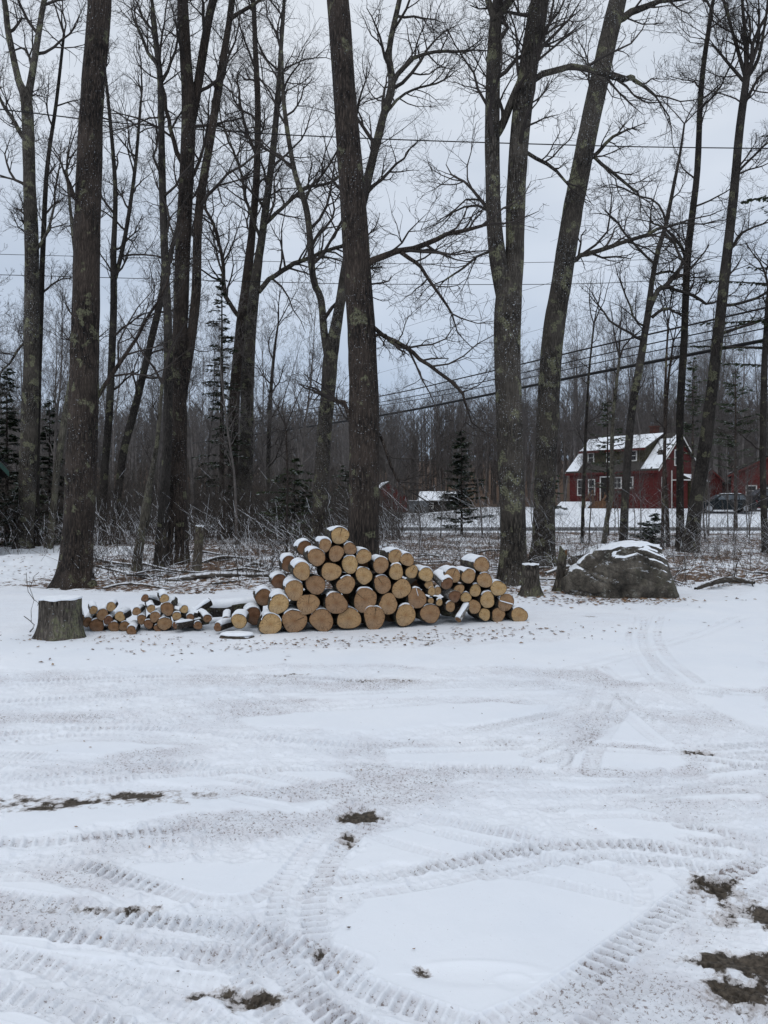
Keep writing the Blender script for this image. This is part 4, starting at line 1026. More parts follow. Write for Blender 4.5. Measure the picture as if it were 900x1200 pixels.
# small heap on the left
def heapD(px): return 9.55+(px-100)*0.0006
heap = [(94,725,5.2,1,'leftmost small log with snowy top in the low heap beside the big stump',0),(109.5,715,4.6,.6,'upper small log near the stump end of the low heap',0),
 (120,720.5,6.6,.8,'pale-faced medium log under a snow cap in the left half of the low heap',0),(130,711,5.2,.6,'highest log in the left half of the low heap',0),
 (140.5,722.5,5.6,.8,'brown log at the right of the left half of the low heap',0),(113.5,736,8,0,'dark rusty log at the bottom left of the low heap',1),
 (133.5,736,6.3,0,'dark rusty log at the bottom centre of the left half heap',1),(146,734,5.8,0,'dark rusty log at the bottom right of the left half heap',1),
 (160,716.5,4.6,.6,'small log in the dip between the halves of the low heap',0),(177,713.5,4.6,.5,'small log left of the highest one in the right half of the low heap',0),
 (192.5,701.5,5,.8,'topmost small log of the low heap',0),(196,713.5,7.6,.2,'rough cracked large log below the topmost one in the low heap',1),
 (181.5,723,6,.8,'medium snow-capped log in the middle of the right half of the low heap',0),(193,731,7.8,.6,'large pale log at the bottom right of the low heap',0),
 (174,731.5,5.2,0,'small dark log at the bottom of the right half of the low heap',1),(154,741.5,5.6,.8,'lone small log lying on the snow in front of the low heap',1),
 (207,722,5,.6,'small log at the right end of the low heap',0),(166,726,5.4,.7,'mossy little log amid the low heap',1),(103,729,5.6,.3,'small log behind the leftmost one in the low heap',1),(127,727,5,.4,'small log wedged in the centre of the left half heap',1),
 (185,737,4.6,.2,'thin log poking from the bottom of the right half heap',1),
 (214,731,5.2,.5,'lowest small log just right of the low heap',1),(223,724,4.6,.9,'small snow-capped log between low heap and long barked log',1),(232,733,4.8,.8,'small log on the snow before the long barked log',1),
 (216,714,4.4,.9,'uppermost small log at the right end of the low heap',0),(243,725,4.8,1,'small snow-buried log near the left end of the long barked log',1),(265,727,4.4,.9,'small dark log beside the lone short log',1)]
for k, (px, py, r, sn, lab, old) in enumerate(heap):
    D = heapD(px)-(0.22 if py > 740 else 0); c = P(px, py, D); rr = r*D/900*1.05; g_ = gh(c[0], c[1]); c[2] = max(c[2], g_+rr*.75)
    rgx = random.Random(900+k)
    cyl_log('log', lab, c[0], c[1], c[2], rr, .5*rgx.uniform(.8, 1.1), (rgx.uniform(-.55, -.12), 1, rgx.uniform(-.08, .08)), 900+k, 'small logs of the low heap', M_END_OLD if old else M_END, None, sn*1.2, rim=sn == 0)
for k, (a, b, r, lab, sn) in enumerate([((200,716,9.7),(232,722,9.75),.062,'snowy log lying sideways at the right of the low heap, upper',.7),((205,733,9.5),(243,727,9.8),.05,'thin log lying sideways at the right foot of the low heap',.6),
   ((222,722,9.9),(246,705,10.1),.055,'snow-covered log propped slantwise between heap and long log',.8),((170,701,9.85),(185,706,10.2),.05,'short log lying crosswise on top of the low heap',1.2)]):
    loose('log', lab, P(*a), P(*b), r, 960+k, None, sn)
loose('log', 'long barked log lying sideways behind the gap between low heap and main stack', P(238,714,10.3), P(306,710,10.6), .115, 970, None, 1.0)
c = P(280,728,9.35); cyl_log('log', 'short snow-capped log standing out alone left of the main stack', c[0], c[1], max(c[2], gh(c[0], c[1])+.07), .093, .42, (-.1, 1, 0), 971, None, M_END, None, 1.1)
c = P(255,735,9.4); cyl_log('log', 'small log between the snowy slab and the low heap', c[0], c[1], max(c[2], gh(c[0], c[1])+.03), .055, .4, (.3, 1, 0), 972, None, M_END_OLD, None, 1.1)
def lump_mesh(name, label, cat, cx, cy, z0, a, b, h, m, seed, flat=2.0, snow=False, parent=None):
    rg = random.Random(seed); n1, n2 = 20, 10; V = []; F = []
    for i in range(n2+1):
        ph = i/n2*math.pi/2
        for j in range(n1):
            an = j/n1*2*math.pi; k = 1+0.25*(vnoise(np.array([math.cos(an)*1.5+seed]), np.array([math.sin(an)*1.5+i*.15]), seed)[0]-.5)
            V.append((cx+a*k*math.cos(an)*math.cos(ph)**(1/flat), cy+b*k*math.sin(an)*math.cos(ph)**(1/flat), z0+h*math.sin(ph)))
    for i in range(n2):
        for j in range(n1): q = (j+1) % n1; F.append((i*n1+j, i*n1+q, (i+1)*n1+q, (i+1)*n1+j))
    o = mesh_obj(name, V, np.array(F), m, parent, smooth=True, loc=None if parent else (cx, cy, z0))
    if label: tag(o, label, cat)
    return o
c = P(277,741,9.2)
sl = thing('wood_slab', 'flat round slab of wood under snow lying before the main stack\'s left end', 'wood slab', (float(c[0]), float(c[1]), gh(c[0], c[1])))
lump_mesh('slab', None, None, c[0], c[1], gh(c[0], c[1])-.02, .21, .13, .055, M_FALLEN_DARK, 3, 6, parent=sl)
lump_mesh('snow_cap', None, None, c[0], c[1], gh(c[0], c[1])+.034, .20, .12, .035, M_SNOW, 3, 3, parent=sl)

# ------------------------------------------------------------------ stumps, posts, fallen wood
def stump(label, px, ybase, ytop, wtop, wbase, seed, bark, snowy_top=True, tilt=0, name='stump', jag=0.0, dDt=0):
    D = CAMZ*900/(ybase-590); rg = random.Random(seed); b = P(px, ybase, D); z0 = gh(b[0], b[1]); Ht = (ybase-ytop)*D/900
    th = thing(name, label, 'stump', (float(b[0]), float(b[1]), z0)); ns = 44; nk = 16; ang = np.arange(ns)*2*math.pi/ns
    rt = wtop*.5*D/900; rb = wbase*.5*D/900; V = []; F = []; fl = 0.5+.5*np.cos(ang*5+rg.random()*6)
    rgh = vnoise(ang*7, ang*0+seed, seed)-.5
    for k in range(nk+1):
        t = k/nk; r = rt+(rb-rt)*(1-t)**4*(0.4+1.1*fl)+rt*.05*(1-t); r = r*(1+.09*rgh+.05*(vnoise(ang*12, ang*0+t*4, seed+2)-.5))
        zz = z0-.06+(Ht+.06)*t*(1+jag*(vnoise(ang*2.5, ang*0+9, seed+5)-.5)*(t > .9))
        V.append(np.stack([b[0]+r*np.cos(ang)+tilt*t*Ht, b[1]+r*np.sin(ang), zz+0*ang], axis=1))
    for k in range(nk):
        for i in range(ns): j = (i+1) % ns; F.append((k*ns+i, k*ns+j, (k+1)*ns+j, (k+1)*ns+i))
    top = V[-1]; V = np.concatenate(V); F = [tuple(f) for f in F]
    mesh_obj('trunk', V, np.array(F), bark, th, smooth=True)
    cen = top.mean(axis=0); tv = [cen]+list(top); mesh_obj('cut_face', tv, [(0, 1+i, 1+(i+1) % ns) for i in range(ns)], M_END_OLD, th)
    if snowy_top:
        sv = []; sf = []; hs = 0.018
        for q, (fr, hz) in enumerate(((1.0, .0), (1.015, .018), (.96, hs), (.7, hs*1.25), (.35, hs*1.15))):
            for i in range(ns): sv.append(cen+(top[i]-cen)*fr*(1+.02*math.sin(i*1.7))+np.array([0, 0, hz+.004+.006*math.sin(i*.9+q)]))
        for q in range(4):
            for i in range(ns): j = (i+1) % ns; sf.append((q*ns+i, q*ns+j, (q+1)*ns+j, (q+1)*ns+i))
        sv.append(cen+np.array([0, 0, hs*1.2])); 
        for i in range(ns): sf.append((4*ns+i, 4*ns+(i+1) % ns, len(sv)-1))
        mesh_obj('snow_cap', sv, sf, M_SNOW, th, smooth=True)
    return th
M_STUMP = bark_mat('stump_bark', (0.022, 0.018, 0.015), (0.15, 0.13, 0.11), 0.9, snowf=0.2, scale=1.0, zs=0.3, bstr=1.2)
stump('large cut stump with furrowed bark and snowy flat top, beside the low heap', 71, 747, 703, 46, 60, 1, M_STUMP)
stump('dark cut stump with snowy top at the foot of the forked grey trunk', 622, 698, 662, 19, 34, 2, M_STUMP)
stump('narrow jagged broken stump between the dark cut stump and the boulder', 655, 692, 646, 10, 20, 3, M_STUMP, False, tilt=.10, jag=.35)
stump('weathered upright post with a small snow cap, in the brush beside the tall stack', 230, 668, 614, 10, 13, 4, M_POST, True, tilt=.08, name='wooden_post', jag=.05)

def limb_thing(name, label, pts, widths, m, seed, twigs=4, cat='branch', group=None):
    rg = random.Random(seed); pp = [P(*p) for p in pts]; rr = [w*.5*p[2]/900 for w, p in zip(widths, pts)]
    for q, r in zip(pp, rr): q[2] = max(q[2], gh(q[0], q[1])+r*.5)
    p_, r_ = resample(pp, rr, .2); b = p_[0]; th = thing(name, label, cat, (float(b[0]), float(b[1]), gh(b[0], b[1])), None, group)
    v, f = stem_mesh(p_, r_, 10, rg, .08); mesh_obj('trunk' if widths[0] > 5 else 'stem', v, f, m, th, smooth=True)
    out = {}; along(p_.tolist(), r_.tolist(), out, 2, 3, rg, twigs, .2, .8, .0, (3, 3, 3, 2), .005)
    if out:
        v, f = merge([tubes(pl, 4) for pl in out.values()]); mesh_obj('twigs', v, f, m, th)
limb_thing('fallen_log', 'long pale fallen log with snow on top lying behind the low heap', [(195,682,16.0),(225,676,16.2),(260,673,16.4),(300,674,16.5),(350,672,16.6)], [5,7,7,6,6], M_FALLEN, 1, 3, 'fallen log')
fb = [([(120,665,18),(150,672,17.6),(180,683,16.5)], 3, 'fallen branch sloping down toward the long fallen log from the left'),
      ([(168,660,18.6),(200,668,18),(250,672,17.4)], 3, 'fallen branch running behind the weathered post'),
      ([(235,660,20),(262,652,20.5),(300,656,20)], 3, 'thin snowy branch right of the weathered post'),
      ([(278,668,18),(300,660,18.6),(320,668,18.2)], 4, 'crooked snowy branch above the long fallen log'),
      ([(100,652,21),(140,660,19.5),(175,662,19)], 3, 'fallen branch at the foot of the slanting tree'),
      ([(248,684,15.3),(275,681,15.6),(318,684,15.4)], 3, 'thin branch lying just in front of the long fallen log'),
      ([(640,672,15.6),(665,664,15.9),(690,668,15.5)], 4, 'snowy branch behind the boulder\'s left shoulder'),
      ([(120,690,14.4),(150,684,15),(200,690,14.5)], 3, 'brushy branch by the roots of the massive left trunk'),
      ([(700,642,26),(735,632,27),(770,640,25.5)], 3, 'fallen branch in the brush before the road'),
      ([(190,652,22),(230,646,23),(260,650,22)], 3, 'thin branch behind the weathered post, farther back')]
for k, (pts, w, lab) in enumerate(fb): limb_thing('fallen_branch', lab, pts, [w, w*1.1, w*.6], M_FALLEN, 40+k, 4, 'branch', 'fallen branches on the forest floor')
rs = random.Random(33)
for k in range(26):
    D = rs.uniform(14.6, 24); px = rs.uniform(100, 620) if k < 19 else rs.uniform(680, 880); L = rs.uniform(.5, 1.6)*900/D; dy = rs.uniform(-.5, .9)
    lab, grp = ('thin crooked stick lying in the snowy leaves behind the log stacks', 'thin sticks behind the log stacks') if px < 640 else ('thin crooked stick lying in the snowy leaves beyond the boulder', 'thin sticks beyond the boulder')
    yb = 590+1440/D
    limb_thing('fallen_stick', lab, [(px, yb-rs.uniform(0, 5), D), (px+L*.5, yb-rs.uniform(0, 9), D+dy*.5), (px+L, yb-rs.uniform(0, 4), D+dy)], [rs.uniform(1.5, 3)]*3, M_FALLEN, 300+k, 3, 'stick', grp)
limb_thing('fallen_branch', 'dark rotten branch on the snow right of the boulder', [(815,690,14.4),(840,681,14.8),(862,679,15),(884,683,14.7)], [4,7,7,4], M_FALLEN_DARK, 61, 3, 'branch')
limb_thing('fallen_branch', 'thin dark stick poking from the snow beside the large cut stump', [(35,742,9.5),(40,732,9.6),(28,722,9.7)], [1.5,1.5,1], M_FALLEN_DARK, 62, 1, 'branch')

# ------------------------------------------------------------------ boulder
def boulder(name, label, cx, cy, W, Dp, Ht, seed, prof, snowthr=0.62, res=(170, 90), box=False):
    m, nt, b = mat('granite'+str(seed)); co = coords(nt)
    c = ramp(nt, noise(nt, co, 3.0, 6, .7), [(0.34, (0.025, 0.023, 0.020)), (0.50, (0.088, 0.077, 0.063)), (0.68, (0.205, 0.183, 0.152))])
    st = noise(nt, coords(nt, (1, 1, .18)), 9, 4); c = mix(nt, ramp(nt, st, [(.5, 0.0), (.68, .6)]), c, (0.03, .028, .024))
    c = mix(nt, ramp(nt, noise(nt, co, 1.7, 4), [(.58, 0.0), (.70, .5)]), c, (0.12, 0.115, 0.07))
    c = mix(nt, ramp(nt, noise(nt, co, 26, 6, .8), [(.48, 0.0), (.62, .55)]), c, (0.03, .028, .024))
    c = mix(nt, ramp(nt, noise(nt, co, 5, 5, .8), [(.60, 0.0), (.64, .7)]), c, (0.25, .25, .22))
    nt.links.new(c, b.inputs['Base Color'])
    dus = mth(nt, 'ADD', upness(nt), mth(nt, 'MULTIPLY', mth(nt, 'SUBTRACT', noise(nt, co, 20, 6, .8), .5), 2.2))
    nt.links.new(mix(nt, ramp(nt, dus, [(0.82, 0.0), (0.98, .85)]), c, (.72, .75, .80)), b.inputs['Base Color'])
    v = nd(nt, 'ShaderNodeTexVoronoi', Scale=2.6, _feature='DISTANCE_TO_EDGE'); nt.links.new(co, v.inputs[0])
    bump(nt, b, mth(nt, 'ADD', noise(nt, co, 12, 7, .7), mth(nt, 'MULTIPLY', ramp(nt, v.outputs[0], [(0, 0.0), (.06, 1.0)]), .25)), 1.0, .06)
    n1, n2 = res; u = np.arange(n1)/n1*2*math.pi; ph = np.linspace(0, math.pi/2, n2)
    U, PH = np.meshgrid(u, ph); e = 0.55 if box else 0.72
    cxp = np.sign(np.cos(U))*np.abs(np.cos(U))**e; syp = np.sign(np.sin(U))*np.abs(np.sin(U))**e
    cp = np.cos(PH)**(0.27 if box else 0.62); sp = np.sin(PH)**(0.62 if box else 0.85)
    X = W/2*cxp*cp; Y = Dp/2*syp*cp
    top = np.interp(X/(W/2), [p[0] for p in prof], [p[1] for p in prof]); Z = Ht*sp*top
    nn = lambda s, sd: (fbm(X*s+Y*s*.6+10, Z*s+Y*s*.5+10, sd, 4)-.5)
    k = 1+0.22*nn(1.3, seed)+0.12*nn(4.5, seed+3)+.05*nn(12, seed+5)+(0.10*(np.abs(nn(2.2, seed+30))*-4+.5) if box else 0)
    X, Y, Z = X*k, Y*k, Z*(1+.16*nn(1.6, seed+9)+.05*nn(7, seed+2))
    rgb = random.Random(seed*7+1)
    if box:
        C = np.stack([X, Y, Z-Ht*.45], -1)
        for _ in range(26):
            n = np.array([rgb.gauss(0, 1), rgb.gauss(-.3, 1), abs(rgb.gauss(.1, .6))]); n /= np.linalg.norm(n)
            ext_ = np.percentile(C @ n, 99.5)*rgb.uniform(.84, .95); ex_ = np.maximum(C @ n-ext_, 0); C = C-n*ex_[..., None]*.92
        rghn = (fbm(C[..., 0]*7+9, C[..., 2]*7+C[..., 1]*4+9, seed+40, 4)-.5)*.05; rid = 1-np.abs(2*fbm(C[..., 0]*1.6+3, C[..., 1]*1.6+C[..., 2]*.5+5, seed+50, 3)-1); rid2 = 1-np.abs(2*fbm(C[..., 0]*1.1+C[..., 2]*2.6, C[..., 1]+2, seed+60, 3)-1)
        C = C*(1+1.5*rghn-0.055*sm(.90, .985, rid)-.045*sm(.92, .985, rid2))[..., None]
        X, Y, Z = C[..., 0], C[..., 1], C[..., 2]+Ht*.45
    z0 = gh(cx, cy); th = thing(name, label, 'boulder', (cx, cy, z0))
    Vv = np.stack([X+cx, Y+cy, Z+z0-.06], -1).reshape(-1, 3); i = np.arange(n2-1)[:, None]*n1; j = np.arange(n1)[None, :]; j2 = (j+1) % n1
    Fq = np.stack([i+j, i+j2, i+n1+j2, i+n1+j], -1).reshape(-1, 4); mesh_obj('rock', Vv, Fq, m, th, smooth=True)
    # snow lying on the flat upper faces, its own thickness
    G = Vv.reshape(n2, n1, 3); du = np.roll(G, -1, 1)-np.roll(G, 1, 1); dv = np.gradient(G, axis=0); N = np.cross(du, dv); N /= np.linalg.norm(N, axis=2, keepdims=True)+1e-9
    N = np.where(N[..., 2:3] < 0, -N, N)
    msk = N[..., 2]+(fbm(G[..., 0]*3, G[..., 1]*3, seed+20, 3)-.5)*0.9-snowthr
    msk += np.where(G[..., 2] < z0+Ht*.35, -.15, .05)
    for _ in range(2): msk = (np.roll(msk, 1, 1)+msk*2+np.roll(msk, -1, 1))/4
    msk = msk-.25*np.clip(fbm(G[..., 0]*9, G[..., 1]*9, seed+70, 3)-.45, 0, 1)*2; tk = np.clip(msk*.12, -.01, .02); SV = (G+np.array([0, 0, 1.0])*tk[..., None]).reshape(-1, 3); SV = SV+np.array([0, 0, 0.002])
    keep = (msk > 0).ravel()[Fq].any(axis=1); mesh_obj('snow_cap', SV, Fq[keep], M_SNOW, th, smooth=True)
c = g(736, 701)
boulder('boulder', 'large grey boulder with snow on its top beside the yard', c[0]+.07, c[1]+.62, 2.12, 1.35, 0.94, 4, [(-1.1,.30),(-.9,.50),(-.72,.80),(-.45,.93),(.0,1.06),(.35,1.04),(.7,.92),(.88,.84),(1.1,.80)], .70, box=True)
boulder('boulder', 'low mossy rock under a snow cushion behind the large boulder', float(P(705,0,21)[0]), 21.0, 1.8, 1.2, .62, 14, [(-1,.6),(0,1),(1,.7)], .8, (60, 24))
boulder('boulder', 'smaller dark rock right of the mossy one near the forest edge', float(P(745,0,19)[0]), 19.5, 1.3, 1.0, .42, 15, [(-1,.6),(0,1),(1,.7)], .5, (60, 24))

# ------------------------------------------------------------------ buildings
def clap(name, c, step=0.14):
    m, nt, b = mat(name); co = coords(nt)
    s = nd(nt, 'ShaderNodeSeparateXYZ'); nt.links.new(co, s.inputs[0]); fr = mth(nt, 'FRACT', mth(nt, 'DIVIDE', s.outputs[2], step))
    n = noise(nt, co, 3, 5); cc = ramp(nt, n, [(.3, tuple(x*.75 for x in c)), (.7, tuple(x*1.2 for x in c))])
    cc = mix(nt, ramp(nt, fr, [(0.0, 0.6), (.12, 0.0)]), cc, tuple(x*.4 for x in c))
    nt.links.new(cc, b.inputs['Base Color']); bump(nt, b, fr, .6, .03); b.inputs['Roughness'].default_value = .7; return m
M_RED = clap('red_clapboard', (0.078, 0.012, 0.0105)); M_REDD = clap('barn_red', (0.10, 0.017, 0.014), .25)
def plain(name, c, r=.7, metal=0, var=.15, sc=4):
    m, nt, b = mat(name); co = coords(nt); n = noise(nt, co, sc, 4)
    nt.links.new(ramp(nt, n, [(.3, tuple(x*(1-var) for x in c)), (.7, tuple(x*(1+var) for x in c))]), b.inputs['Base Color']); b.inputs['Roughness'].default_value = r; b.inputs['Metallic'].default_value = metal; return m
M_TRIM = plain('white_trim', (0.62, 0.61, 0.58)); M_SHING = plain('shingle', (0.055, 0.05, 0.045), .9, 0, .4, 9); M_GREENWALL = plain('greenish_siding', (0.045, 0.04, 0.022), .85, 0, .4, 2)
M_GLASS = plain('window_glass', (0.015, 0.017, 0.02), .08); M_BRICK = plain('brick', (0.075, 0.035, 0.028), .9, 0, .4, 12); M_WOOD = plain('raw_wood', (0.15, 0.085, 0.05), .85, 0, .35, 6)
M_GREYW = plain('grey_siding', (0.10, 0.105, 0.11), .8); M_DKW = plain('dark_siding', (0.022, 0.02, 0.018), .9, 0, .3, 3); M_GREENT = plain('green_trim', (0.02, 0.05, 0.04), .7)
def window(parent, face, a, z, w, h, cols=2, rows=2, off=0.0, name='window'):
    """window on the local front (face 'f': plane y=off) or gable end (face 'e': plane x=off); a = position along the wall"""
    t = .10; m = MB(); m2 = MB()
    def bx(mb, a0, a1, z0, z1, d0, d1):
        if face == 'f': mb.box(a0, a1, off-d1, off-d0, z0, z1)
        else: mb.box(off+d0, off+d1, a0, a1, z0, z1)
    bx(m, a-w/2-t, a+w/2+t, z+h/2, z+h/2+t, .003, .07); bx(m, a-w/2-t, a+w/2+t, z-h/2-t, z-h/2, .003, .07)
    bx(m, a-w/2-t, a-w/2, z-h/2, z+h/2, .003, .06); bx(m, a+w/2, a+w/2+t, z-h/2, z+h/2, .003, .06)
    for i in range(1, cols): bx(m, a-w/2+w*i/cols-.018, a-w/2+w*i/cols+.018, z-h/2, z+h/2, .03, .05)
    for i in range(1, rows): bx(m, a-w/2, a+w/2, z-h/2+h*i/rows-.025, z-h/2+h*i/rows+.025, .025, .052)
    bx(m2, a-w/2, a+w/2, z-h/2, z+h/2, .006, .02)
    f = m.build(name, M_TRIM, parent); m2.build('pane', M_GLASS, f); return f
def snow_sheet(parent, o, ex, ey, thick, seed, cut=0.36, nx=46, ny=22, name='roof_snow', edge=0.0):
    """snow lying on the roof plane o + s*ex + t*ey, ragged where it has melted"""
    o, ex, ey = map(lambda q: np.array(q, float), (o, ex, ey)); n = np.cross(ex, ey); n /= np.linalg.norm(n); n = n if n[2] > 0 else -n
    s, t = np.meshgrid(np.linspace(0, 1, nx), np.linspace(0, 1, ny)); lx, ly = np.linalg.norm(ex), np.linalg.norm(ey)
    k = fbm(s*lx*.9+seed, t*ly*.9+seed, seed, 4)-cut; b = np.minimum(np.minimum(s, 1-s)*lx, np.minimum(t, 1-t)*ly); tk = np.clip(k*.6, 0, 1)*thick*2
    tk = np.minimum(tk, thick)*np.clip(b/.08+edge, 0, 1)+.006
    V = o+s[..., None]*ex+t[..., None]*ey+n*tk[..., None]; i = np.arange(ny-1)[:, None]*nx+np.arange(nx-1)[None, :]
    F = np.stack([i, i+1, i+nx+1, i+nx], -1).reshape(-1, 4); keep = (k > 0).ravel()[F].any(axis=1)
    if keep.any(): mesh_obj(name, V.reshape(-1, 3), F[keep], M_SNOW, parent, smooth=True)
def gable_house(th, x0, x1, y0, y1, zb, ze, zr, wall, roofm, ridge='x', over=.3, trim=True, thick=.14):
    m = MB(); ym = (y0+y1)/2; xm = (x0+x1)/2
    if ridge == 'x': m.poly([(x0,y0,zb),(x0,y1,zb),(x0,y1,ze),(x0,ym,zr),(x0,y0,ze)], (x1-x0, 0, 0))
    else: m.poly([(x0,y0,zb),(x1,y0,zb),(x1,y0,ze),(xm,y0,zr),(x0,y0,ze)], (0, y1-y0, 0))
    m.build('wall', wall, th)
    r = MB(); t = MB(); e = .012
    if ridge == 'x':
        sl = (zr-ze)/(ym-y0)
        for s in (-1, 1):
            ya = ym; yb = y0-over if s < 0 else y1+over; zb_ = zr-sl*abs(yb-ym)
            r.poly([(x0-over, ya, zr+e), (x0-over, yb, zb_+e), (x0-over, yb, zb_+thick+e), (x0-over, ya, zr+thick*1.15+e)], (x1-x0+2*over, 0, 0))
            for xx in (x0-over-.03, x1+over+.003): t.poly([(xx, ya, zr-.06), (xx, yb, zb_-.06), (xx, yb, zb_+thick*.8), (xx, ya, zr+thick*.8)], (.028, 0, 0))
    else:
        sl = (zr-ze)/(xm-x0)
        for s in (-1, 1):
            xb = x0-over if s < 0 else x1+over; zb_ = zr-sl*abs(xb-xm)
            r.poly([(xm, y0-over, zr+e), (xb, y0-over, zb_+e), (xb, y0-over, zb_+thick+e), (xm, y0-over, zr+thick*1.15+e)], (0, y1-y0+2*over, 0))
            for yy in (y0-over-.03, y1+over+.003): t.poly([(xm, yy, zr-.06), (xb, yy, zb_-.06), (xb, yy, zb_+thick*.8), (xm, yy, zr+thick*.8)], (0, .028, 0))
    ro = r.build('roof', roofm, th)
    if trim: t.build('rake_trim', trim if not isinstance(trim, bool) else M_TRIM, th)
    return ro
def red_house():
    L, W = 9.0, 7.2; zg = 0; zb, ze, zr = -.6, 3.55, 6.65
    o = (23.5, 66.0, 1.1)
    th = thing('red_house', 'red clapboard house with shed dormer, snowy patches on its roof and white-framed windows', 'house', o, math.radians(-49))
    ro = gable_house(th, -L, 0, 0, W, zb, ze, zr, M_RED, M_SHING, 'x', .28)
    # dormer on the front slope
    d0, d1 = -7.9, -1.5; sl = (zr-ze)/(W/2); yb = .55; zf = 5.25; zt = zr+.12
    m = MB(); m.poly([(d0,yb,ze+sl*yb+.02),(d0,yb,zf),(d0,W/2-.2,zt-.1),(d0,W/2-.2,zr-.4)], (d1-d0, 0, 0)); dm = m.build('dormer', M_GREENWALL, th)
    m = MB(); m.poly([(d0-.25,yb-.35,zf-.02),(d0-.25,W/2-.05,zt),(d0-.25,W/2-.05,zt+.12),(d0-.25,yb-.35,zf+.12)], (d1-d0+.5, 0, 0)); dr = m.build('dormer_roof', M_SHING, th)
    m = MB(); m.box(d0-.25, d1+.25, yb-.40, yb-.353, zf-.08, zf+.13); m.build('fascia', M_RED, dr)
    ang = lambda y: (y, zf+.12+(zt-zf)*(y-(yb-.35))/(W/2-.05-(yb-.35)))
    ya, za = ang(yb-.33); yc, zc = ang(W/2-.1)
    snow_sheet(th, (d0-.2, ya, za+.01), (d1-d0+.4, 0, 0), (0, yc-ya, zc-za), .10, 3, .27, edge=.3)
    zs = lambda y: ze+sl*y+.17
    for a, b_, cut, sd in ((-L-.25, d0-.02, .22, 5), (d1+.05, .25, .34, 7)):
        snow_sheet(th, (a, -.25, zs(-.25)), (b_-a, 0, 0), (0, W/2+.2, zs(W/2-.05)-zs(-.25)), .10, sd, cut)
    m = MB(); m.box(-L-.25, .25, -.36, -.285, ze-.42, ze-.22); m.build('eave_trim', M_RED, th)
    for a, z, w, h in ((-7.75,2.0,.55,1.35),(-6.55,2.0,.55,1.3)): window(th, 'f', a, z, w, h, 1, 2)
    window(th, 'f', -3.9, 2.35, .75, .85); window(th, 'f', -2.75, 2.35, .75, .85)
    for a in (-7.0, -5.0, -2.6): window(th, 'f', a, 4.75, .5, .78, 1, 2, off=yb)
    # door with pale frame
    m = MB(); m.box(-5.55, -4.55, -.06, -.003, .75, 2.85); dd = m.build('door', M_DKW, th)
    m = MB(); m.box(-5.67, -5.56, -.08, -.004, .75, 2.95); m.box(-4.54, -4.43, -.08, -.004, .75, 2.95); m.box(-5.67, -4.43, -.08, -.062, 2.86, 2.98); m.build('door_frame', M_TRIM, dd)
    # gable end: upper tall window, lower windows, dark entry
    window(th, 'e', 3.2, 4.55, .55, 1.25, 1, 2); window(th, 'e', 1.0, 2.35, .55, .7, 1, 2); window(th, 'e', 1.0, 1.0, .5, .8, 1, 2)
    m = MB(); m.box(.003, .06, 2.3, 2.42, .1, 3.4); m.build('downpipe', M_TRIM, th)
    m = MB(); m.box(-.02, .9, 2.6, 3.5, -.6, 2.5); en = m.build('entry_porch', M_REDD, th); m = MB(); m.box(-.01, 1.1, 2.45, 3.65, 2.51, 2.62); m.build('porch_roof', M_TRIM, en)
    m = MB(); m.box(.004, 1.3, 3.9, 6.4, -.6, 2.35); m.poly([(.004,3.9,2.36),(1.3,3.9,2.36),(.004,3.9,3.0)], (0, 2.5, 0)); an = m.build('lean_to', M_GREENWALL, th)
    m = MB(); m.poly([(.004,3.75,3.03),(1.5,3.75,2.33),(1.5,3.75,2.43),(.004,3.75,3.13)], (0, 2.8, 0)); lr = m.build('lean_to_roof', M_SHING, th)
    snow_sheet(th, (.05, 3.78, 3.13), (1.42, 0, -.68), (0, 2.74, 0), .12, 9, .15, 16, 16, edge=.4)
    window(th, 'e', 4.9, 1.45, .85, 1.1, 3, 3, off=1.3)
    # chimney and vent
    m = MB(); m.box(-2.9, -2.3, W/2+.2, W/2+.8, 5.9, 7.5); m.box(-2.98, -2.22, W/2+.12, W/2+.88, 7.5, 7.62); m.build('chimney', M_BRICK, ro)
    m = MB(); m.box(-5.05, -4.95, 2.3, 2.4, 5.8, 6.8); m.build('vent_pipe', M_TRIM, ro)
    # steps with raw wood rails, and the snow-covered lean-to at the left
    m = MB()
    for k in range(4): m.box(-6.1, -4.3, -.5-.32*(k+1), -.5-.32*k+.02, -.6, .72-.22*(k+1))
    m.box(-6.1, -4.3, -.5, -.004, -.6, .72); m.build('steps', M_WOOD, th)
    m = MB()
    for xx in (-6.15, -4.3):
        m.box(xx, xx+.09, -.6, -.51, .1, 1.65); m.box(xx, xx+.09, -1.8, -1.71, -.6, .75); m.poly([(xx-.02,-1.8,.7),(xx-.02,-.52,1.6),(xx-.02,-.52,1.72),(xx-.02,-1.8,.82)], (.13,0,0))
    for k in range(5): m.box(-6.0+.38*k, -5.95+.38*k, -.56, -.52, .74, 1.5)
    m.build('railing', M_WOOD, th)
    m = MB(); m.poly([(-9.9,-1.5,-.5),(-9.9,-.02,-.5),(-9.9,-.02,.62),(-9.9,-1.5,-.25)], (3.5, 0, 0)); m.build('cellar_hatch', M_DKW, th)
    snow_sheet(th, (-9.95,-1.55,-.26), (3.6,0,0), (0,1.52,.9), .10, 12, .0, 20, 12, edge=.5)
red_house()
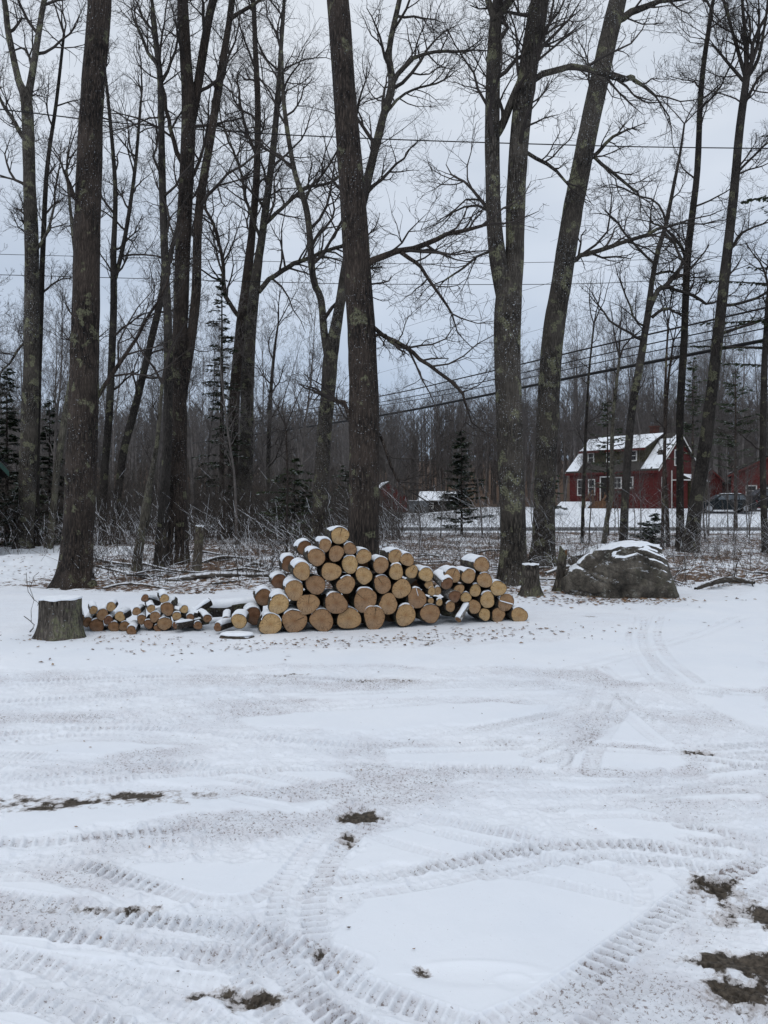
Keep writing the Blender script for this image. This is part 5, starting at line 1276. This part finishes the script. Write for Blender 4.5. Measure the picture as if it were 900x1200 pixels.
def outbuildings():
    c = P(833, 598, 71); th = thing('red_shed', 'narrow red shed with pointed roof between the house and the parked wagon', 'shed', (float(c[0])-.85, 71.0, gz1(c[0], 71)), math.radians(-24))
    gable_house(th, 0, 1.75, 0, 3, -.5, 2.6, 3.45, M_RED, M_SHING, 'y', .18, trim=M_REDD)
    snow_sheet(th, (-.15, -.15, 2.75), (.95, 0, .92), (0, 3.2, 0), .08, 21, .35, 14, 14)
    m = MB(); m.box(.1, .2, -.03, -.003, .4, 2.2); m.build('corner_board', M_TRIM, th)
    c = P(857, 598, 68); th = thing('red_garage', 'wide red garage with low gable roof behind the parked vehicles at the right edge', 'garage', (float(c[0]), 68.0, gz1(c[0], 68)), math.radians(-25))
    gable_house(th, 0, 9.4, 0, 8, -.6, 2.95, 5.2, M_REDD, M_SHING, 'y', .3, trim=M_REDD)
    snow_sheet(th, (-.3, -.3, 3.05), (4.9, 0, 2.4), (0, 8.5, 0), .08, 22, .45)
    window(th, 'f', 1.6, 1.55, .7, .8); window(th, 'f', 5.0, 1.55, .7, .8)
    m = MB(); m.box(2.6, 4.2, -.05, -.004, -.3, 2.1); m.box(5.9, 8.3, -.05, -.004, -.3, 2.2); m.build('door', M_DKW, th)
    c = P(844, 598, 72); th = thing('low_shed', 'low red lean-to shed joining the narrow shed and the garage', 'shed', (float(c[0]), 71.4, gz1(c[0], 72)), 0)
    m = MB(); m.poly([(0,0,-.5),(1.5,0,-.5),(1.5,0,2.55),(0,0,2.15)], (0, 2.2, 0)); m.build('wall', M_REDD, th)
    m = MB(); m.poly([(-.15,-.2,2.14),(1.42,-.2,2.56),(1.42,-.2,2.66),(-.15,-.2,2.24)], (0, 2.6, 0)); m.build('roof', M_SHING, th)
    D = 96; c = P(455, 600, D); th = thing('red_barn', 'small red barn with snowy roof far off just right of the tallest reddish trunk', 'barn', (float(c[0])-2.3, D, gz1(c[0], D)), math.radians(8))
    gable_house(th, 0, 4.7, 0, 6, -.5, 2.0, 3.7, M_REDD, M_SHING, 'y', .25, trim=False)
    snow_sheet(th, (-.2, -.2, 2.1), (2.6, 0, 1.85), (0, 6.3, 0), .1, 31, .2)
    m = MB(); m.box(1.6, 3.1, -.05, -.004, -.3, 2.0); m.build('door', M_RED, th)
    D = 92; c = P(480, 600, D); th = thing('grey_shed', 'small grey shed with a snowy flat roof beside the far red barn', 'shed', (float(c[0]), D, gz1(c[0], D)), 0)
    m = MB(); m.box(0, 2.3, 0, 2.6, -.5, 1.35); m.build('wall', M_GREYW, th); m = MB(); m.box(-.1, 2.4, -.15, 2.7, 1.353, 1.45); m.build('roof', M_GREYW, th)
    snow_sheet(th, (-.1, -.15, 1.45), (2.5, 0, 0), (0, 2.8, 0), .1, 32, .0, edge=.6)
    m = MB(); m.box(.6, 1.6, -.05, -.004, -.1, .95); m.build('door', M_DKW, th)
    D = 95; c = P(492, 600, D); th = thing('dark_outbuilding', 'long dark outbuilding with a sloping snowy roof beside the grey shed', 'outbuilding', (float(c[0]), D, gz1(c[0], D)), math.radians(-10))
    gable_house(th, 0, 4.3, 0, 4, -.5, 1.5, 2.5, M_DKW, M_SHING, 'x', .3, trim=False)
    snow_sheet(th, (-.3, -.28, 1.52), (4.9, 0, 0), (0, 2.2, 1.15), .12, 33, .28)
    window(th, 'f', 1.3, .9, .6, .5)
    D = 24; c = P(9, 600, D); th = thing('dark_cabin', 'small dark cabin with green-edged snowy roof at the left edge', 'cabin', (float(c[0]), D, gh(c[0], D)), math.radians(29))
    gable_house(th, -4.6, -.32, 0, 4, -.3, 2.95, 5.4, M_DKW, M_SHING, 'y', .34, trim=M_GREENT)
    snow_sheet(th, (-.02, -.3, 2.82), (-2.42, 0, 2.72), (0, 4.6, 0), .08, 34, .0, edge=.7)
    m = MB(); m.box(-2.6, -1.6, -.05, -.004, .0, 2.0); m.build('door', M_GREENT, th)
    # snow-laid low wall / woodpiles seen as a white strip through the trunks
outbuildings()

# ------------------------------------------------------------------ vehicles
M_PAINT = plain('dark_car_paint', (0.008, 0.012, 0.014), .25, .2, .1); M_CARGL = plain('car_glass', (0.10, 0.12, 0.14), .08); M_TYRE = plain('tyre_rubber', (0.015, 0.015, 0.015), .9)
M_RIM = plain('wheel_rim', (0.35, 0.36, 0.37), .35, .6); M_LAMP = plain('lamp_lens', (0.45, 0.45, 0.42), .15); M_TAIL = plain('tail_lens', (0.25, 0.01, 0.01), .2); M_PAINT2 = plain('black_car_paint', (0.012, 0.012, 0.013), .25, .2, .1)
def car(name, label, x, y, rz, L, Wd_, Hh, paint, suv=False):
    z = gz1(x, y)+.02; th = thing(name, label, 'car', (x, y, z), rz); h = Wd_/2
    hood = .92 if not suv else 1.08; belt = .98 if not suv else 1.15; gr = .22 if not suv else .28
    prof = [(-L/2,gr+.1),(-L/2+.06,.62),(-L/2+.12,hood-.16),(-L/2+.95,hood),(-L/2+1.15,belt),(L/2-.25,belt+.03),(L/2-.05,belt-.1),(L/2,gr+.2),(L/2-.06,gr)]
    wx = (-L/2+.88, L/2-.86); wr_ = .33 if not suv else .38
    low = [(L/2-.06, gr)]
    for cx in (wx[1], wx[0]):
        for k in range(7):
            a = math.radians(180*k/6); low.append((cx+(wr_+.05)*math.cos(a), gr+(wr_+.0)*math.sin(a)*.95))
    low.append((-L/2+.06, gr)); pts = [(p[0], -h, p[1]) for p in prof[:-1]+low]
    m = MB(); m.poly(pts, (0, 2*h, 0)); m.build('body', paint, th, bevel=.05)
    rf = [(-L/2+1.15,belt-.02),(-L/2+1.85,Hh-.06),(-L/2+2.3,Hh),(L/2-1.0 if not suv else L/2-.55,Hh-.02),(L/2-.35 if not suv else L/2-.2,belt)]
    t = .16; V = [(a, -h+.06+(t if b > belt+.1 else 0), b) for a, b in rf]+[(a, h-.06-(t if b > belt+.1 else 0), b) for a, b in rf]; n = len(rf)
    Fc = [tuple(range(n)), tuple(reversed(range(n, 2*n)))]+[(i, i+n, (i+1) % n+n, (i+1) % n) for i in range(n)]
    o = mesh_obj('cabin', V, Fc, paint, th); bv = o.modifiers.new('bevel', 'BEVEL'); bv.width = .04; bv.segments = 2
    def side_win(a0, a1, b0, b1, s):
        y0 = s*(h-.06+.006); dy = lambda zz: -s*t*(zz-belt)/(Hh-belt)
        z0, z1 = belt+.05, Hh-.12
        return [(a0, y0+dy(z0), z0), (a1, y0+dy(z0), z0), (b1, y0+dy(z1), z1), (b0, y0+dy(z1), z1)]
    xs = [(-L/2+1.42,-L/2+2.2,-L/2+1.93,-L/2+2.2),(-L/2+2.28,-L/2+3.1,-L/2+2.28,-L/2+3.1),(-L/2+3.18,L/2-.62,-L/2+3.18,L/2-1.05 if not suv else L/2-.75)]
    for s in (-1, 1):
        for q in xs:
            m = MB(); m.poly(side_win(*q, s), (0, s*.006, 0)); m.build('side_window', M_CARGL, th)
    for (a0, z0, a1, z1, nm, dx) in ((-L/2+1.2, belt+.05, -L/2+1.80, Hh-.1, 'windscreen', -.02), ((L/2-.36 if not suv else L/2-.2), belt+.08, (L/2-.92 if not suv else L/2-.5), Hh-.12, 'rear_window', .02)):
        m = MB(); m.poly([(a0+dx, -h+.14, z0), (a0+dx, h-.14, z0), (a1+dx, h-.3, z1), (a1+dx, -h+.3, z1)], (dx, 0, .01)); m.build(nm, M_CARGL, th)
    for cx in wx:
        for s in (-1, 1):
            ns = 24; V = []; F = []
            def ringp(r, yy): return [(cx+r*math.cos(2*math.pi*k/ns), yy, wr_+r*math.sin(2*math.pi*k/ns)) for k in range(ns)]
            ya, yb = s*(h-.2), s*(h+.01); sec = [(wr_*.6, ya), (wr_*.97, ya), (wr_, ya+s*.04), (wr_, yb-s*.03), (wr_*.95, yb), (wr_*.66, yb)]
            for r, yy in sec: V += ringp(r, yy)
            for q in range(5):
                for k in range(ns): F.append((q*ns+k, q*ns+(k+1) % ns, (q+1)*ns+(k+1) % ns, (q+1)*ns+k))
            wh = mesh_obj('wheel', V, F, M_TYRE, th, smooth=True)
            V = ringp(wr_*.66, yb-s*.01)+ringp(wr_*.15, yb-s*.005)+[(cx, yb, wr_)]; F = [(k, (k+1) % ns, ns+(k+1) % ns, ns+k) for k in range(ns)]+[(ns+k, ns+(k+1) % ns, 2*ns) for k in range(ns)]
            mesh_obj('rim', V, F, M_RIM, wh)
    for s in (-1, 1):
        m = MB(); m.box(-L/2-.01, -L/2+.14, s*(h-.26)-.16, s*(h-.26)+.16, .62, .76); m.build('headlight', M_LAMP, th, bevel=.02)
        m = MB(); m.box(L/2-.1, L/2+.01, s*(h-.2)-.1, s*(h-.2)+.1, .72, .95); m.build('tail_light', M_TAIL, th, bevel=.02)
        m = MB(); m.box(-L/2+1.38, -L/2+1.52, s*(h+.1)-.07, s*(h+.1)+.07, belt, belt+.14); m.build('wing_mirror', paint, th, bevel=.02)
    V = []; nx, ny = 20, 10; lx0, lx1 = -L/2+2.0, (L/2-1.05 if not suv else L/2-.62)
    for j in range(ny):
        for i in range(nx):
            u, v = i/(nx-1), j/(ny-1); e = min(u, 1-u, v, 1-v); V.append((lx0+(lx1-lx0)*u, (-h+.26)+(2*h-.52)*v, Hh+.0+min(1, e*8)*.05+.005*math.sin(i*3+j*5)-.01))
    F = [(j*nx+i, j*nx+i+1, (j+1)*nx+i+1, (j+1)*nx+i) for j in range(ny-1) for i in range(nx-1)]; mesh_obj('roof_snow', V, F, M_SNOW, th, smooth=True)
    return th
car('parked_wagon', 'dark green wagon parked facing left in the snow beside the red house', 27.0, 61.0, math.radians(-6), 4.5, 1.8, 1.5, M_PAINT)
car('parked_suv', 'black off-road vehicle with snow on its roof, parked behind the wagon', 31.0, 62.5, math.radians(-6), 4.6, 1.86, 1.8, M_PAINT2, True)

# ------------------------------------------------------------------ overhead cables
M_CABLE = plain('black_cable', (0.012, 0.012, 0.013), .6)
def cable(label, pts, r, sag=0.0, group=None, ext=1):
    pp = [P(*p) for p in pts]
    d0 = pp[0]-pp[1]; d1 = pp[-1]-pp[-2]; pp = [pp[0]+d0/np.linalg.norm(d0)*6*ext]+pp+[pp[-1]+d1/np.linalg.norm(d1)*6*ext]
    c = catmull(pp, .8); v, f = tubes([(c.tolist(), [r]*len(c))], 6); b = c[0]
    o = mesh_obj('overhead_cable', v, f, M_CABLE, smooth=True, loc=tuple(float(q) for q in b)); tag(o, label, 'cable', group)
cable('highest cable, crossing the whole sky through the upper trunks', [(0,128,21),(150,145,21.5),(300,156,22),(450,163,22.5),(600,168,23),(750,172,23.5),(900,174,24)], .018)
cable('thin cable sagging level across the mid sky, upper of the two near-level ones', [(0,298,30),(200,303,31),(450,309,32),(700,306,33),(900,298,34)], .011)
cable('thin cable crossing the mid sky, lower of the two near-level ones', [(0,322,30),(150,326,31),(300,330,31.5),(450,333,32),(700,332,33),(900,320,34)], .014)
cable('faint steep cable dropping leftward from the far right treetops', [(900,240,24),(780,288,28),(690,318,33),(575,352,40),(460,388,50)], .008)
cable('faint cable just above the bundle of power lines', [(900,313,27),(840,330,29),(720,362,34),(610,392,40),(470,430,50)], .007)
cable('topmost power line of the bundle sloping down behind the trees', [(900,360,30),(725,400,38),(550,441,50),(447,464,60),(300,490,80)], .042)
cable('middle power line of the bundle sloping down behind the trees', [(900,374,30),(725,411,38),(550,451,50),(447,471,60),(300,494,80)], .030)
cable('thin power line just above the thickest cable', [(900,384,30),(725,420,38),(550,457,50),(447,475,60),(300,497,80)], .026)
cable('thickest black cable, lowest of those sloping down toward the far barn', [(900,398,30),(667,443,40),(550,467,48),(445,487,56),(300,509,72),(200,523,90)], .078)
